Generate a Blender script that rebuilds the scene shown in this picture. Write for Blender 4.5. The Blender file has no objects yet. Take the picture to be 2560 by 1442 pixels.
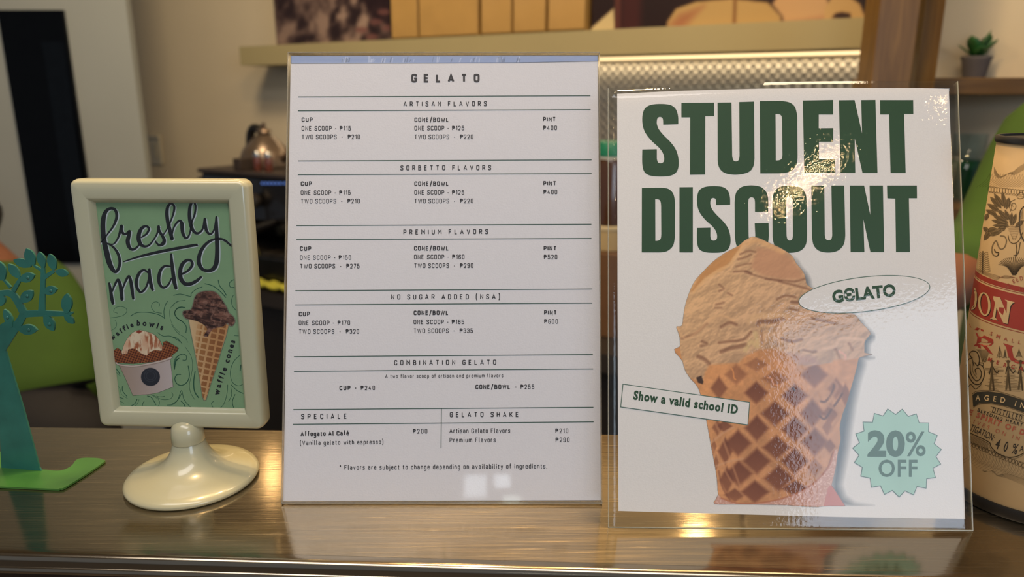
import bpy, math, random
import numpy as np
from mathutils import Vector, Matrix
from mathutils.geometry import tessellate_polygon
random.seed(7); rng = np.random.default_rng(7)
sc = bpy.context.scene
COL = sc.collection

# ---------------------------------------------------------------- camera
F = 1850.0; TH = math.radians(14.6); CAMZ = 0.258
cam_d = bpy.data.cameras.new('camera'); cam = bpy.data.objects.new('camera', cam_d); COL.objects.link(cam)
cam.location = (0, 0, CAMZ); cam.rotation_euler = (math.pi/2 - TH, 0, 0)
cam_d.sensor_width = 36; cam_d.lens = 36*F/2560; cam_d.clip_start = 0.02; cam_d.clip_end = 50
cam_d.dof.use_dof = True; cam_d.dof.focus_distance = 0.485; cam_d.dof.aperture_fstop = 6.2
sc.camera = cam
sc.view_settings.view_transform = 'Standard'; sc.view_settings.look = 'None'
sc.view_settings.gamma = 1; sc.view_settings.use_curve_mapping = False
sc.view_settings.exposure = 0.5

CR = np.array([1., 0, 0]); CF = np.array([0, math.cos(TH), -math.sin(TH)]); CU = np.array([0, math.sin(TH), math.cos(TH)])
CC = np.array([0, 0, CAMZ])
def ray(x, y): return (x-1280)/F*CR - (y-721)/F*CU + CF
def gz(x, y, z=0.0):
    d = ray(x, y); return CC + d*(z-CAMZ)/d[2]
def atY(x, y, Y):
    d = ray(x, y); return CC + d*Y/d[1]

# ---------------------------------------------------------------- world and lights
w = bpy.data.worlds.new('world'); sc.world = w; w.use_nodes = True
bg = w.node_tree.nodes['Background']; bg.inputs[0].default_value = (0.75, 0.82, 0.95, 1); bg.inputs[1].default_value = 0.16

def area(name, loc, target, sx, sy, power, col):
    l = bpy.data.lights.new(name, 'AREA'); l.shape = 'RECTANGLE'; l.size = sx; l.size_y = sy; l.energy = power; l.color = col
    o = bpy.data.objects.new(name, l); COL.objects.link(o); o.location = loc
    o.rotation_euler = (Vector(target)-Vector(loc)).to_track_quat('-Z', 'Y').to_euler(); return o
def bulb(name, loc, r, power, col):
    l = bpy.data.lights.new(name, 'POINT'); l.shadow_soft_size = r; l.energy = power; l.color = col
    o = bpy.data.objects.new(name, l); COL.objects.link(o); o.location = loc; return o
WARM = (1.0, 0.66, 0.31); COOL = (0.72, 0.84, 1.0)
# daylight through the shop windows behind the camera
area('shop_window_light', (1.75, -2.5, 0.65), (0.1, 0.45, 0.1), 1.1, 1.1, 17, COOL)
area('small_window_light', (-0.165, -2.5, 0.265), (-0.16, 0, .265), .10, .10, .11, (.85, .93, 1))
area('small_window_light', (-0.045, -2.5, 0.29), (-0.04, 0, .29), .07, .06, .055, (.85, .93, 1))
area('small_window_light', (0.0, -2.5, 0.20), (0, 0, .2), .08, .05, .04, (.9, 1, .9))
# broad soft light of the shop ceiling in front of the counter
area('shop_ceiling_light', (-0.2, -0.22, 1.38), (0, 0.2, 0.0), 1.5, .6, 13.5, (1.0, 0.95, 0.92))
# lamps that glint in the laminate
bulb('shop_bulb', (.59, -.662, .793), .012, .75, WARM); bulb('shop_bulb', (.625, -.638, .82), .012, .75, WARM); bulb('shop_bulb', (.66, -.614, .848), .012, .75, WARM); bulb('shop_bulb', (.69, -.595, .87), .012, .4, WARM)
bulb('shop_bulb', (.918, -.471, .949), .018, .8, WARM)
# warm ceiling downlights over the counter and over the back bar
area('ceiling_downlight', (-0.15, 0.53, 1.35), (-0.17, 0.48, 0), 0.1, 0.1, 9, WARM)
area('ceiling_downlight', (0.2, 0.75, 1.35), (0.2, 0.46, 0), 0.12, 0.12, 7.0, WARM)
bulb('pendant_bulb', (-.469, 1.308, .458), .012, .13, WARM); bulb('pendant_bulb', (.37, 1.30, .62), .02, .9, WARM)
area('ceiling_downlight', (-0.75, 1.35, 1.35), (-0.9, 2.2, 0.1), 0.3, 0.3, 10, (1.0, 0.78, 0.5))
area('ceiling_downlight', (0.55, 0.95, 1.38), (0.45, 1.9, 0.2), 0.3, 0.3, 4, (1.0, 0.78, 0.5))

# ---------------------------------------------------------------- materials
def lin(c):
    return tuple(((v/255)/12.92 if v/255 <= 0.04045 else ((v/255+0.055)/1.055)**2.4) for v in c)
MATS = {}
def mat(name, c, rough=0.5, metal=0.0, coat=0.0, noise=0.06, nscale=40, bump=0.0, bscale=200, emis=0, spec=0.5, trans=0):
    if name in MATS: return MATS[name]
    m = bpy.data.materials.new(name); m.use_nodes = True; nt = m.node_tree; p = nt.nodes['Principled BSDF']
    r, g, b = lin(c)
    tc = nt.nodes.new('ShaderNodeTexCoord'); nz = nt.nodes.new('ShaderNodeTexNoise'); nz.inputs['Scale'].default_value = nscale; nz.inputs['Detail'].default_value = 4
    nt.links.new(tc.outputs['Object'], nz.inputs['Vector'])
    cr = nt.nodes.new('ShaderNodeValToRGB'); e = cr.color_ramp.elements; e[0].position = .3; e[1].position = .7
    e[0].color = (r*(1-noise), g*(1-noise), b*(1-noise), 1); e[1].color = (min(1, r*(1+noise)), min(1, g*(1+noise)), min(1, b*(1+noise)), 1)
    nt.links.new(nz.outputs['Fac'], cr.inputs['Fac']); nt.links.new(cr.outputs['Color'], p.inputs['Base Color'])
    p.inputs['Roughness'].default_value = rough; p.inputs['Metallic'].default_value = metal; p.inputs['Coat Weight'].default_value = coat
    p.inputs['Coat Roughness'].default_value = 0.05; p.inputs['Specular IOR Level'].default_value = spec
    if emis:
        p.inputs['Emission Color'].default_value = (r, g, b, 1); p.inputs['Emission Strength'].default_value = emis
    if trans: p.inputs['Transmission Weight'].default_value = trans
    if bump:
        n2 = nt.nodes.new('ShaderNodeTexNoise'); n2.inputs['Scale'].default_value = bscale; n2.inputs['Detail'].default_value = 3
        bm_ = nt.nodes.new('ShaderNodeBump'); bm_.inputs['Strength'].default_value = bump; bm_.inputs['Distance'].default_value = 0.001
        nt.links.new(tc.outputs['Object'], n2.inputs['Vector']); nt.links.new(n2.outputs['Fac'], bm_.inputs['Height']); nt.links.new(bm_.outputs['Normal'], p.inputs['Normal'])
    MATS[name] = m; return m
def sheet_mat(name, bump, bscale, ior=1.45, rough=0.04, tint=(1, 1, 1), dist=0.0006):
    """thin clear plastic: fresnel mix of see-through and gloss"""
    m = bpy.data.materials.new(name); m.use_nodes = True; nt = m.node_tree; nt.nodes.clear()
    out = nt.nodes.new('ShaderNodeOutputMaterial'); mx = nt.nodes.new('ShaderNodeMixShader'); tr = nt.nodes.new('ShaderNodeBsdfTransparent'); gl = nt.nodes.new('ShaderNodeBsdfGlossy')
    fr = nt.nodes.new('ShaderNodeMapRange'); lw = nt.nodes.new('ShaderNodeLayerWeight'); lw.inputs['Blend'].default_value = .5; pw = nt.nodes.new('ShaderNodeMath'); pw.operation = 'POWER'; pw.inputs[1].default_value = 5; nt.links.new(lw.outputs['Facing'], pw.inputs[0]); nt.links.new(pw.outputs[0], fr.inputs['Value']); fr.inputs['To Min'].default_value = ((ior-1)/(ior+1))**2; tr.inputs['Color'].default_value = (*tint, 1); gl.inputs['Roughness'].default_value = rough
    tc = nt.nodes.new('ShaderNodeTexCoord'); nz = nt.nodes.new('ShaderNodeTexNoise'); nz.inputs['Scale'].default_value = bscale; nz.inputs['Detail'].default_value = 2
    b = nt.nodes.new('ShaderNodeBump'); b.inputs['Strength'].default_value = bump; b.inputs['Distance'].default_value = dist
    nt.links.new(tc.outputs['Object'], nz.inputs['Vector']); nt.links.new(nz.outputs['Fac'], b.inputs['Height'])
    nt.links.new(b.outputs['Normal'], gl.inputs['Normal'])
    nt.links.new(fr.outputs[0], mx.inputs[0]); nt.links.new(tr.outputs[0], mx.inputs[1]); nt.links.new(gl.outputs[0], mx.inputs[2]); nt.links.new(mx.outputs[0], out.inputs[0])
    return m
def print_mat(name, rough=0.5):
    """ink on paper: colour comes from the printed picture (vertex colours), alpha where there is no ink"""
    m = bpy.data.materials.new(name); m.use_nodes = True; nt = m.node_tree; p = nt.nodes['Principled BSDF']
    a = nt.nodes.new('ShaderNodeVertexColor'); a.layer_name = 'Col'
    nt.links.new(a.outputs['Color'], p.inputs['Base Color']); nt.links.new(a.outputs['Alpha'], p.inputs['Alpha']); p.inputs['Roughness'].default_value = rough
    p.inputs['Specular IOR Level'].default_value = 0.3
    return m
def wood_mat(name, c1, c2, axis='Z'):
    m = bpy.data.materials.new(name); m.use_nodes = True; nt = m.node_tree; p = nt.nodes['Principled BSDF']
    tc = nt.nodes.new('ShaderNodeTexCoord'); mp = nt.nodes.new('ShaderNodeMapping'); mp.inputs['Scale'].default_value = (30, 30, 2) if axis == 'Z' else (2, 30, 30)
    nz = nt.nodes.new('ShaderNodeTexNoise'); nz.inputs['Scale'].default_value = 3; nz.inputs['Detail'].default_value = 6; nz.inputs['Distortion'].default_value = 1.5
    cr = nt.nodes.new('ShaderNodeValToRGB'); e = cr.color_ramp.elements; e[0].position = .35; e[1].position = .7; e[0].color = (*lin(c1), 1); e[1].color = (*lin(c2), 1)
    nt.links.new(tc.outputs['Object'], mp.inputs['Vector']); nt.links.new(mp.outputs[0], nz.inputs['Vector']); nt.links.new(nz.outputs['Fac'], cr.inputs[0]); nt.links.new(cr.outputs[0], p.inputs['Base Color'])
    p.inputs['Roughness'].default_value = .45; return m

# ---------------------------------------------------------------- object helpers
def thing(name, label, cat, loc=(0, 0, 0), group=None):
    o = bpy.data.objects.new(name, None); COL.objects.link(o); o.location = loc; o.empty_display_size = .01
    o['label'] = label; o['category'] = cat
    if group: o['group'] = group
    return o
def tag(o, label, cat, group=None):
    o['label'] = label; o['category'] = cat
    if group: o['group'] = group
    return o
def world_loc(o):
    v = Vector((0, 0, 0))
    while o: v += o.location; o = o.parent
    return v
def mk(name, verts, faces, m, parent=None, smooth=False, kind=None, label=None, auto=None):
    off = np.array(world_loc(parent)) if parent else np.zeros(3)
    me = bpy.data.meshes.new(name); V = [tuple(np.asarray(v, float)-off) for v in verts]
    me.from_pydata(V, [], [tuple(int(i) for i in f) for f in faces]); me.update()
    if m: me.materials.append(m)
    if smooth:
        for p in me.polygons: p.use_smooth = True
    if auto: 
        for p in me.polygons: p.use_smooth = True
        me.set_sharp_from_angle(angle=math.radians(auto))
    o = bpy.data.objects.new(name, me); COL.objects.link(o)
    if parent: o.parent = parent
    if kind: o['kind'] = kind
    if label: o['label'] = label
    return o
class MB:
    def __init__(s): s.v = []; s.f = []
    def add(s, v, f):
        n = len(s.v); s.v += [np.asarray(a, float) for a in v]; s.f += [tuple(i+n for i in a) for a in f]; return s
    def box(s, c, size, ax=None):
        ax = ax or (np.array([1., 0, 0]), np.array([0, 1., 0]), np.array([0, 0, 1.])); c = np.asarray(c, float)
        v = [c+sum(ax[k]*size[k]/2*sg[k] for k in range(3)) for sg in [(-1,-1,-1),(1,-1,-1),(1,1,-1),(-1,1,-1),(-1,-1,1),(1,-1,1),(1,1,1),(-1,1,1)]]
        return s.add(v, [(0,3,2,1),(4,5,6,7),(0,1,5,4),(1,2,6,5),(2,3,7,6),(3,0,4,7)])
    def lathe(s, prof, c=(0, 0, 0), n=40, M=None, cap=True):
        c = np.asarray(c, float); v = []; f = []
        for (r, z) in prof:
            for i in range(n):
                a = 2*math.pi*i/n; p = np.array([r*math.cos(a), r*math.sin(a), z])
                if M is not None: p = M @ p
                v.append(c+p)
        for j in range(len(prof)-1):
            for i in range(n): f.append((j*n+i, j*n+(i+1) % n, (j+1)*n+(i+1) % n, (j+1)*n+i))
        if cap:
            f.append(tuple(range(n-1, -1, -1))); f.append(tuple((len(prof)-1)*n+i for i in range(n)))
        return s.add(v, f)
    def tube(s, pts, r, n=10):
        pts = [np.asarray(p, float) for p in pts]; rs = r if hasattr(r, '__len__') else [r]*len(pts); v = []; f = []
        for i, p in enumerate(pts):
            t = pts[min(i+1, len(pts)-1)]-pts[max(i-1, 0)]; t = t/np.linalg.norm(t)
            a = np.cross(t, [0, 0, 1.]); 
            if np.linalg.norm(a) < .2: a = np.cross(t, [0, 1., 0])
            a /= np.linalg.norm(a); b = np.cross(t, a)
            for k in range(n):
                th = 2*math.pi*k/n; v.append(p+rs[i]*(a*math.cos(th)+b*math.sin(th)))
        for i in range(len(pts)-1):
            for k in range(n): f.append((i*n+k, i*n+(k+1) % n, (i+1)*n+(k+1) % n, (i+1)*n+k))
        f.append(tuple(range(n-1, -1, -1))); f.append(tuple((len(pts)-1)*n+k for k in range(n)))
        return s.add(v, f)
    def obj(s, name, m, parent=None, **k): return mk(name, s.v, s.f, m, parent, **k)
def bevel(o, w_=.001, n=2):
    b = o.modifiers.new('bevel', 'BEVEL'); b.width = w_; b.segments = n; b.limit_method = 'ANGLE'; b.angle_limit = math.radians(40)
    for p in o.data.polygons: p.use_smooth = True
    o.data.set_sharp_from_angle(angle=math.radians(35)); return o

# ---------------------------------------------------------------- 2D drawing
def smooth(pts, n=6, closed=True):
    """corner points carry a third item; the rest are joined by Catmull-Rom"""
    P = [(p[0], p[1]) for p in pts]; C = [len(p) > 2 for p in pts]; N = len(P); out = []
    for i in range(N if closed else N-1):
        j = (i+1) % N
        if C[i] and C[j]: out.append(P[i]); continue
        p1 = np.array(P[i]); p2 = np.array(P[j])
        p0 = np.array(P[i-1]) if (not C[i] and (closed or i > 0)) else p1
        p3 = np.array(P[(j+1) % N]) if (not C[j] and (closed or j < N-1)) else p2
        for k in range(n):
            t = k/n; out.append(tuple(.5*((2*p1)+(-p0+p2)*t+(2*p0-5*p1+4*p2-p3)*t*t+(-p0+3*p1-3*p2+p3)*t**3)))
    if not closed: out.append(P[-1])
    return out
def cr_path(pts, n=8):
    """open Catmull-Rom through points of any dimension"""
    P = [np.array(p, float) for p in pts]; out = []
    for i in range(len(P)-1):
        p0 = P[max(i-1, 0)]; p1 = P[i]; p2 = P[i+1]; p3 = P[min(i+2, len(P)-1)]
        for k in range(n):
            t = k/n; out.append(.5*((2*p1)+(-p0+p2)*t+(2*p0-5*p1+4*p2-p3)*t*t+(-p0+3*p1-3*p2+p3)*t**3))
    out.append(P[-1]); return np.array(out)
class Flat:
    """collects filled 2D shapes in picture-plane coordinates"""
    def __init__(s, T=None): s.v = []; s.f = []; s.T = T or (lambda x, y: (x, y))
    def poly(s, loops):
        loops = [[s.T(*p[:2]) for p in lp] for lp in loops]
        n = len(s.v); flat = [p for lp in loops for p in lp]
        t = tessellate_polygon([[Vector((p[0], p[1], 0)) for p in lp] for lp in loops])
        s.v += flat; s.f += [tuple(i+n for i in a) for a in t]; return s
    def stroke(s, pts, w=None, n=8, off=(0, 0)):
        p = cr_path([(q[0]+off[0], q[1]+off[1], q[2] if len(q) > 2 else w) for q in pts], n)
        xy = p[:, :2]; ww = p[:, 2]; d = np.gradient(xy, axis=0); d /= np.maximum(np.linalg.norm(d, axis=1), 1e-9)[:, None]
        nn = np.stack([-d[:, 1], d[:, 0]], 1); L = xy+nn*ww[:, None]; R = xy-nn*ww[:, None]; b = len(s.v); m = len(xy)
        s.v += [s.T(*q) for q in L]+[s.T(*q) for q in R]
        s.f += [(b+i, b+i+1, b+m+i+1, b+m+i) for i in range(m-1)]
        for e in (0, m-1):
            c = len(s.v); K = 12; s.v += [s.T(xy[e][0]+ww[e]*math.cos(a), xy[e][1]+ww[e]*math.sin(a)) for a in [2*math.pi*k/K for k in range(K)]]; s.f.append(tuple(range(c, c+K)))
        return s
    def ell(s, cx, cy, a, b, rot=0, ring=None, n=48):
        c, q = math.cos(rot), math.sin(rot)
        def lp(a, b): return [(cx+a*math.cos(t)*c-b*math.sin(t)*q, cy+a*math.cos(t)*q+b*math.sin(t)*c) for t in [2*math.pi*k/n for k in range(n)]]
        if ring is None: return s.poly([lp(a, b)])
        o_, i_ = lp(a, b), lp(a-ring, b-ring); k0 = len(s.v); s.v += [s.T(*p) for p in o_+i_]
        s.f += [(k0+i, k0+(i+1) % n, k0+n+(i+1) % n, k0+n+i) for i in range(n)]; return s
    def text(s, body, path, cap, k=0.8, bold=0.0, slant=0, fit=True, tr=None):
        """path = baseline points; glyphs keep width factor k, tracking is solved to reach the end of the path"""
        path = [np.array(p, float) for p in path]; seg = [np.linalg.norm(path[i+1]-path[i]) for i in range(len(path)-1)]; L = sum(seg)
        sc_ = cap/0.682
        def geo(track):
            key = (body, round(bold, 3), round(track, 3))
            c = bpy.data.curves.new('t', 'FONT'); c.body = body; c.offset = bold; c.space_character = track; c.resolution_u = 3; c.fill_mode = 'FRONT'
            o = bpy.data.objects.new('t', c); COL.objects.link(o); bpy.context.view_layer.update()
            me = o.to_mesh(); V = np.array([v.co[:2] for v in me.vertices]); Fc = [tuple(p.vertices) for p in me.polygons]; o.to_mesh_clear()
            bpy.data.objects.remove(o); bpy.data.curves.remove(c); return V, Fc
        if tr is None:
            V1, _ = geo(1.0); V2, _ = geo(1.5); w1 = np.ptp(V1[:, 0]); w2 = np.ptp(V2[:, 0]); 
            if len(body) > 1:
                tr = 1+(L/(sc_*k)-w1)/max(w2-w1, 1e-6)*.5
                if tr < .93 or tr > 2.2: tr = min(max(tr, .93), 2.2)
            else: tr = 1
        V, Fc = geo(tr); wd = np.ptp(V[:, 0]); kx = L/wd; xs = (V[:, 0]-V[:, 0].min())*kx; ys = V[:, 1]*sc_; b = len(s.v)
        cum = np.concatenate([[0], np.cumsum(seg)])
        for x, y in zip(xs, ys):
            i = min(max(np.searchsorted(cum, x, side='right')-1, 0), len(seg)-1); t = (path[i+1]-path[i])/seg[i]
            # smooth the normal between segments
            p = path[i]+t*(x-cum[i]); n_ = np.array([t[1], -t[0]])
            q = p+n_*y+t*slant*y; s.v.append(s.T(*q))
        s.f += [tuple(i+b for i in f) for f in Fc]; return s
class Plane:
    def __init__(s, a, u, v):
        s.a = np.asarray(a, float); s.u = np.asarray(u, float)/np.linalg.norm(u); v = np.asarray(v, float); s.v = v/np.linalg.norm(v)
        s.n = np.cross(s.u, s.v); s.n /= np.linalg.norm(s.n)
        if (CC-s.a) @ s.n < 0: s.n = -s.n
    def st(s, x, y):
        d = ray(x, y); t = ((s.a-CC) @ s.n)/(d @ s.n); q = CC+t*d-s.a; return q @ s.u, q @ s.v
    def at(s, a, b, off=0): return s.a+s.u*a+s.v*b+s.n*off
    def px(s, x, y, off=0): return s.at(*s.st(x, y), off)
    def put(s, fl, name, m, parent, off, **k): return mk(name, [s.px(x, y, off) for x, y in fl.v], orient(fl, s, off), m, parent, **k)
    def slab(s, name, m, parent, loop, o0, o1, px=True, **k):
        L = [s.st(*p[:2]) for p in loop] if px else loop; n = len(L)
        if sum(L[i][0]*L[(i+1) % n][1]-L[(i+1) % n][0]*L[i][1] for i in range(n)) < 0: L = L[::-1]
        if np.cross(s.u, s.v) @ s.n < 0: L = L[::-1]
        v = [s.at(a, b, o1) for a, b in L]+[s.at(a, b, o0) for a, b in L]
        t = tessellate_polygon([[Vector((a, b, 0)) for a, b in L]])
        f = []
        for tri in t:
            p = [np.array(L[i]) for i in tri]; cr = (p[1][0]-p[0][0])*(p[2][1]-p[0][1])-(p[1][1]-p[0][1])*(p[2][0]-p[0][0])
            if (cr < 0) == (np.cross(s.u, s.v) @ s.n > 0): tri = tri[::-1]
            f.append(tuple(tri)); f.append(tuple(i+n for i in tri[::-1]))
        f += [(i, i+n, (i+1) % n+n, (i+1) % n) for i in range(n)]
        return mk(name, v, f, m, parent, **k)
def orient(fl, surf, off): return fl.f
class Cyl:
    def __init__(s, cx, cy, r): s.c = np.array([cx, cy]); s.r = r
    def px(s, x, y, off=0):
        d = ray(x, y); R = s.r+off; a = d[0]**2+d[1]**2; b = -2*(d[:2] @ s.c); c = s.c @ s.c-R*R; D = b*b-4*a*c
        t = (-b-math.sqrt(max(D, 0)))/(2*a); return CC+t*d
    def put(s, fl, name, m, parent, off, **k): return mk(name, [s.px(x, y, off) for x, y in fl.v], fl.f, m, parent, **k)

# ---------------------------------------------------------------- printed pictures painted in numbers
def vnoise(X, Y, s, seed=0, oct=4):
    r = np.zeros(X.shape); amp = 1; tot = 0
    for o in range(oct):
        g = np.random.default_rng(seed*31+o).random((64, 64)); x = X/s*(2**o); y = Y/s*(2**o); xi = np.floor(x).astype(int); yi = np.floor(y).astype(int)
        fx = x-xi; fy = y-yi; fx = fx*fx*(3-2*fx); fy = fy*fy*(3-2*fy)
        G = lambda i, j: g[(yi+j) % 64, (xi+i) % 64]
        r += amp*((G(0, 0)*(1-fx)+G(1, 0)*fx)*(1-fy)+(G(0, 1)*(1-fx)+G(1, 1)*fx)*fy); tot += amp; amp *= .5
    return r/tot
class Paint:
    def __init__(s, x0, y0, x1, y1, step=1.5):
        s.xs = np.arange(x0, x1+step, step); s.ys = np.arange(y0, y1+step, step); s.X, s.Y = np.meshgrid(s.xs, s.ys)
        s.rgb = np.zeros(s.X.shape+(3,)); s.a = np.zeros(s.X.shape); s.step = step
    def sdf(s, pts):
        X, Y = s.X, s.Y; d = np.full(X.shape, 1e9); ins = np.zeros(X.shape, bool); n = len(pts)
        for i in range(n):
            (ax, ay), (bx, by) = pts[i][:2], pts[(i+1) % n][:2]; ex, ey = bx-ax, by-ay; L = ex*ex+ey*ey+1e-12
            t = np.clip(((X-ax)*ex+(Y-ay)*ey)/L, 0, 1); d = np.minimum(d, (X-ax-t*ex)**2+(Y-ay-t*ey)**2)
            c = ((ay > Y) != (by > Y)) & (X < ex*(Y-ay)/(ey if abs(ey) > 1e-9 else 1e-9)+ax); ins ^= c
        d = np.sqrt(d); return np.where(ins, -d, d)
    def mask(s, pts, soft=1.2): return np.clip(.5-s.sdf(pts)/soft, 0, 1)
    def mix(s, m, c, alpha=True):
        c = np.asarray(c, float)/255 if not isinstance(c, np.ndarray) else c
        s.rgb[:] = s.rgb*(1-m[..., None])+c*m[..., None]
        if alpha: s.a[:] = np.maximum(s.a, m)
    def poly(s, pts, c, soft=1.2, op=1, clip=None, alpha=True):
        m = s.mask(pts, soft)*op
        if clip is not None: m = m*clip
        s.mix(m, c, alpha)
    def line(s, pts, w, c, op=1, soft=1.0, clip=None, alpha=True, sm=True):
        P = cr_path(pts, 5) if sm and len(pts) > 2 else np.array(pts, float)
        x0, x1 = P[:, 0].min()-w-3, P[:, 0].max()+w+3; y0, y1 = P[:, 1].min()-w-3, P[:, 1].max()+w+3
        i0, i1 = np.searchsorted(s.xs, [x0, x1]); j0, j1 = np.searchsorted(s.ys, [y0, y1])
        if i1 <= i0 or j1 <= j0: return
        X = s.X[j0:j1, i0:i1]; Y = s.Y[j0:j1, i0:i1]; d = np.full(X.shape, 1e9)
        for i in range(len(P)-1):
            ax, ay = P[i][:2]; ex, ey = P[i+1][0]-ax, P[i+1][1]-ay; L = ex*ex+ey*ey+1e-12; t = np.clip(((X-ax)*ex+(Y-ay)*ey)/L, 0, 1)
            d = np.minimum(d, (X-ax-t*ex)**2+(Y-ay-t*ey)**2)
        m = np.clip(.5-(np.sqrt(d)-w)/soft, 0, 1)*op
        if clip is not None: m = m*clip[j0:j1, i0:i1]
        c = np.asarray(c, float)/255; sub = s.rgb[j0:j1, i0:i1]; sub[:] = sub*(1-m[..., None])+c*m[..., None]
        if alpha: s.a[j0:j1, i0:i1] = np.maximum(s.a[j0:j1, i0:i1], m)
    def put(s, surf, name, m, parent, off, thr=.01, **k):
        H, W = s.X.shape; keep = np.zeros((H-1, W-1), bool); A = s.a > thr
        keep = A[:-1, :-1] | A[1:, :-1] | A[:-1, 1:] | A[1:, 1:]
        use = np.zeros((H, W), bool); use[:-1, :-1] |= keep; use[1:, :-1] |= keep; use[:-1, 1:] |= keep; use[1:, 1:] |= keep
        idx = -np.ones((H, W), int); idx[use] = np.arange(use.sum())
        P = np.array([surf.px(x, y, off) for x, y in zip(s.X[use], s.Y[use])])
        J, I = np.nonzero(keep); Fc = np.stack([idx[J+1, I], idx[J+1, I+1], idx[J, I+1], idx[J, I]], 1)
        offp = np.array(world_loc(parent)) if parent else np.zeros(3)
        me = bpy.data.meshes.new(name); nv = len(P); nf = len(Fc); me.vertices.add(nv); me.vertices.foreach_set('co', (P-offp).astype(np.float32).ravel())
        me.loops.add(nf*4); me.loops.foreach_set('vertex_index', Fc.astype(np.int32).ravel()); me.polygons.add(nf); me.polygons.foreach_set('loop_start', np.arange(0, nf*4, 4, dtype=np.int32))
        me.update(calc_edges=True); me.validate()
        ca = me.color_attributes.new('Col', 'FLOAT_COLOR', 'POINT'); c = np.clip(s.rgb[use], 0, 1); c = np.where(c <= .04045, c/12.92, ((c+.055)/1.055)**2.4)
        ca.data.foreach_set('color', np.concatenate([c, s.a[use][:, None]], 1).astype(np.float32).ravel())
        me.materials.append(m); o = bpy.data.objects.new(name, me); COL.objects.link(o)
        if parent: o.parent = parent
        for kk, vv in k.items(): o[kk] = vv
        return o
def Z(ox, oy, s): return lambda x, y: (ox+x/s, oy+y/s)
def zl(T, pts): return [T(*p[:2])+tuple(p[2:]) for p in pts]
def zw(T, s, pts): return [T(*p[:2])+(p[2]/s,) for p in pts]
PRINT = print_mat('printed ink')
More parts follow.
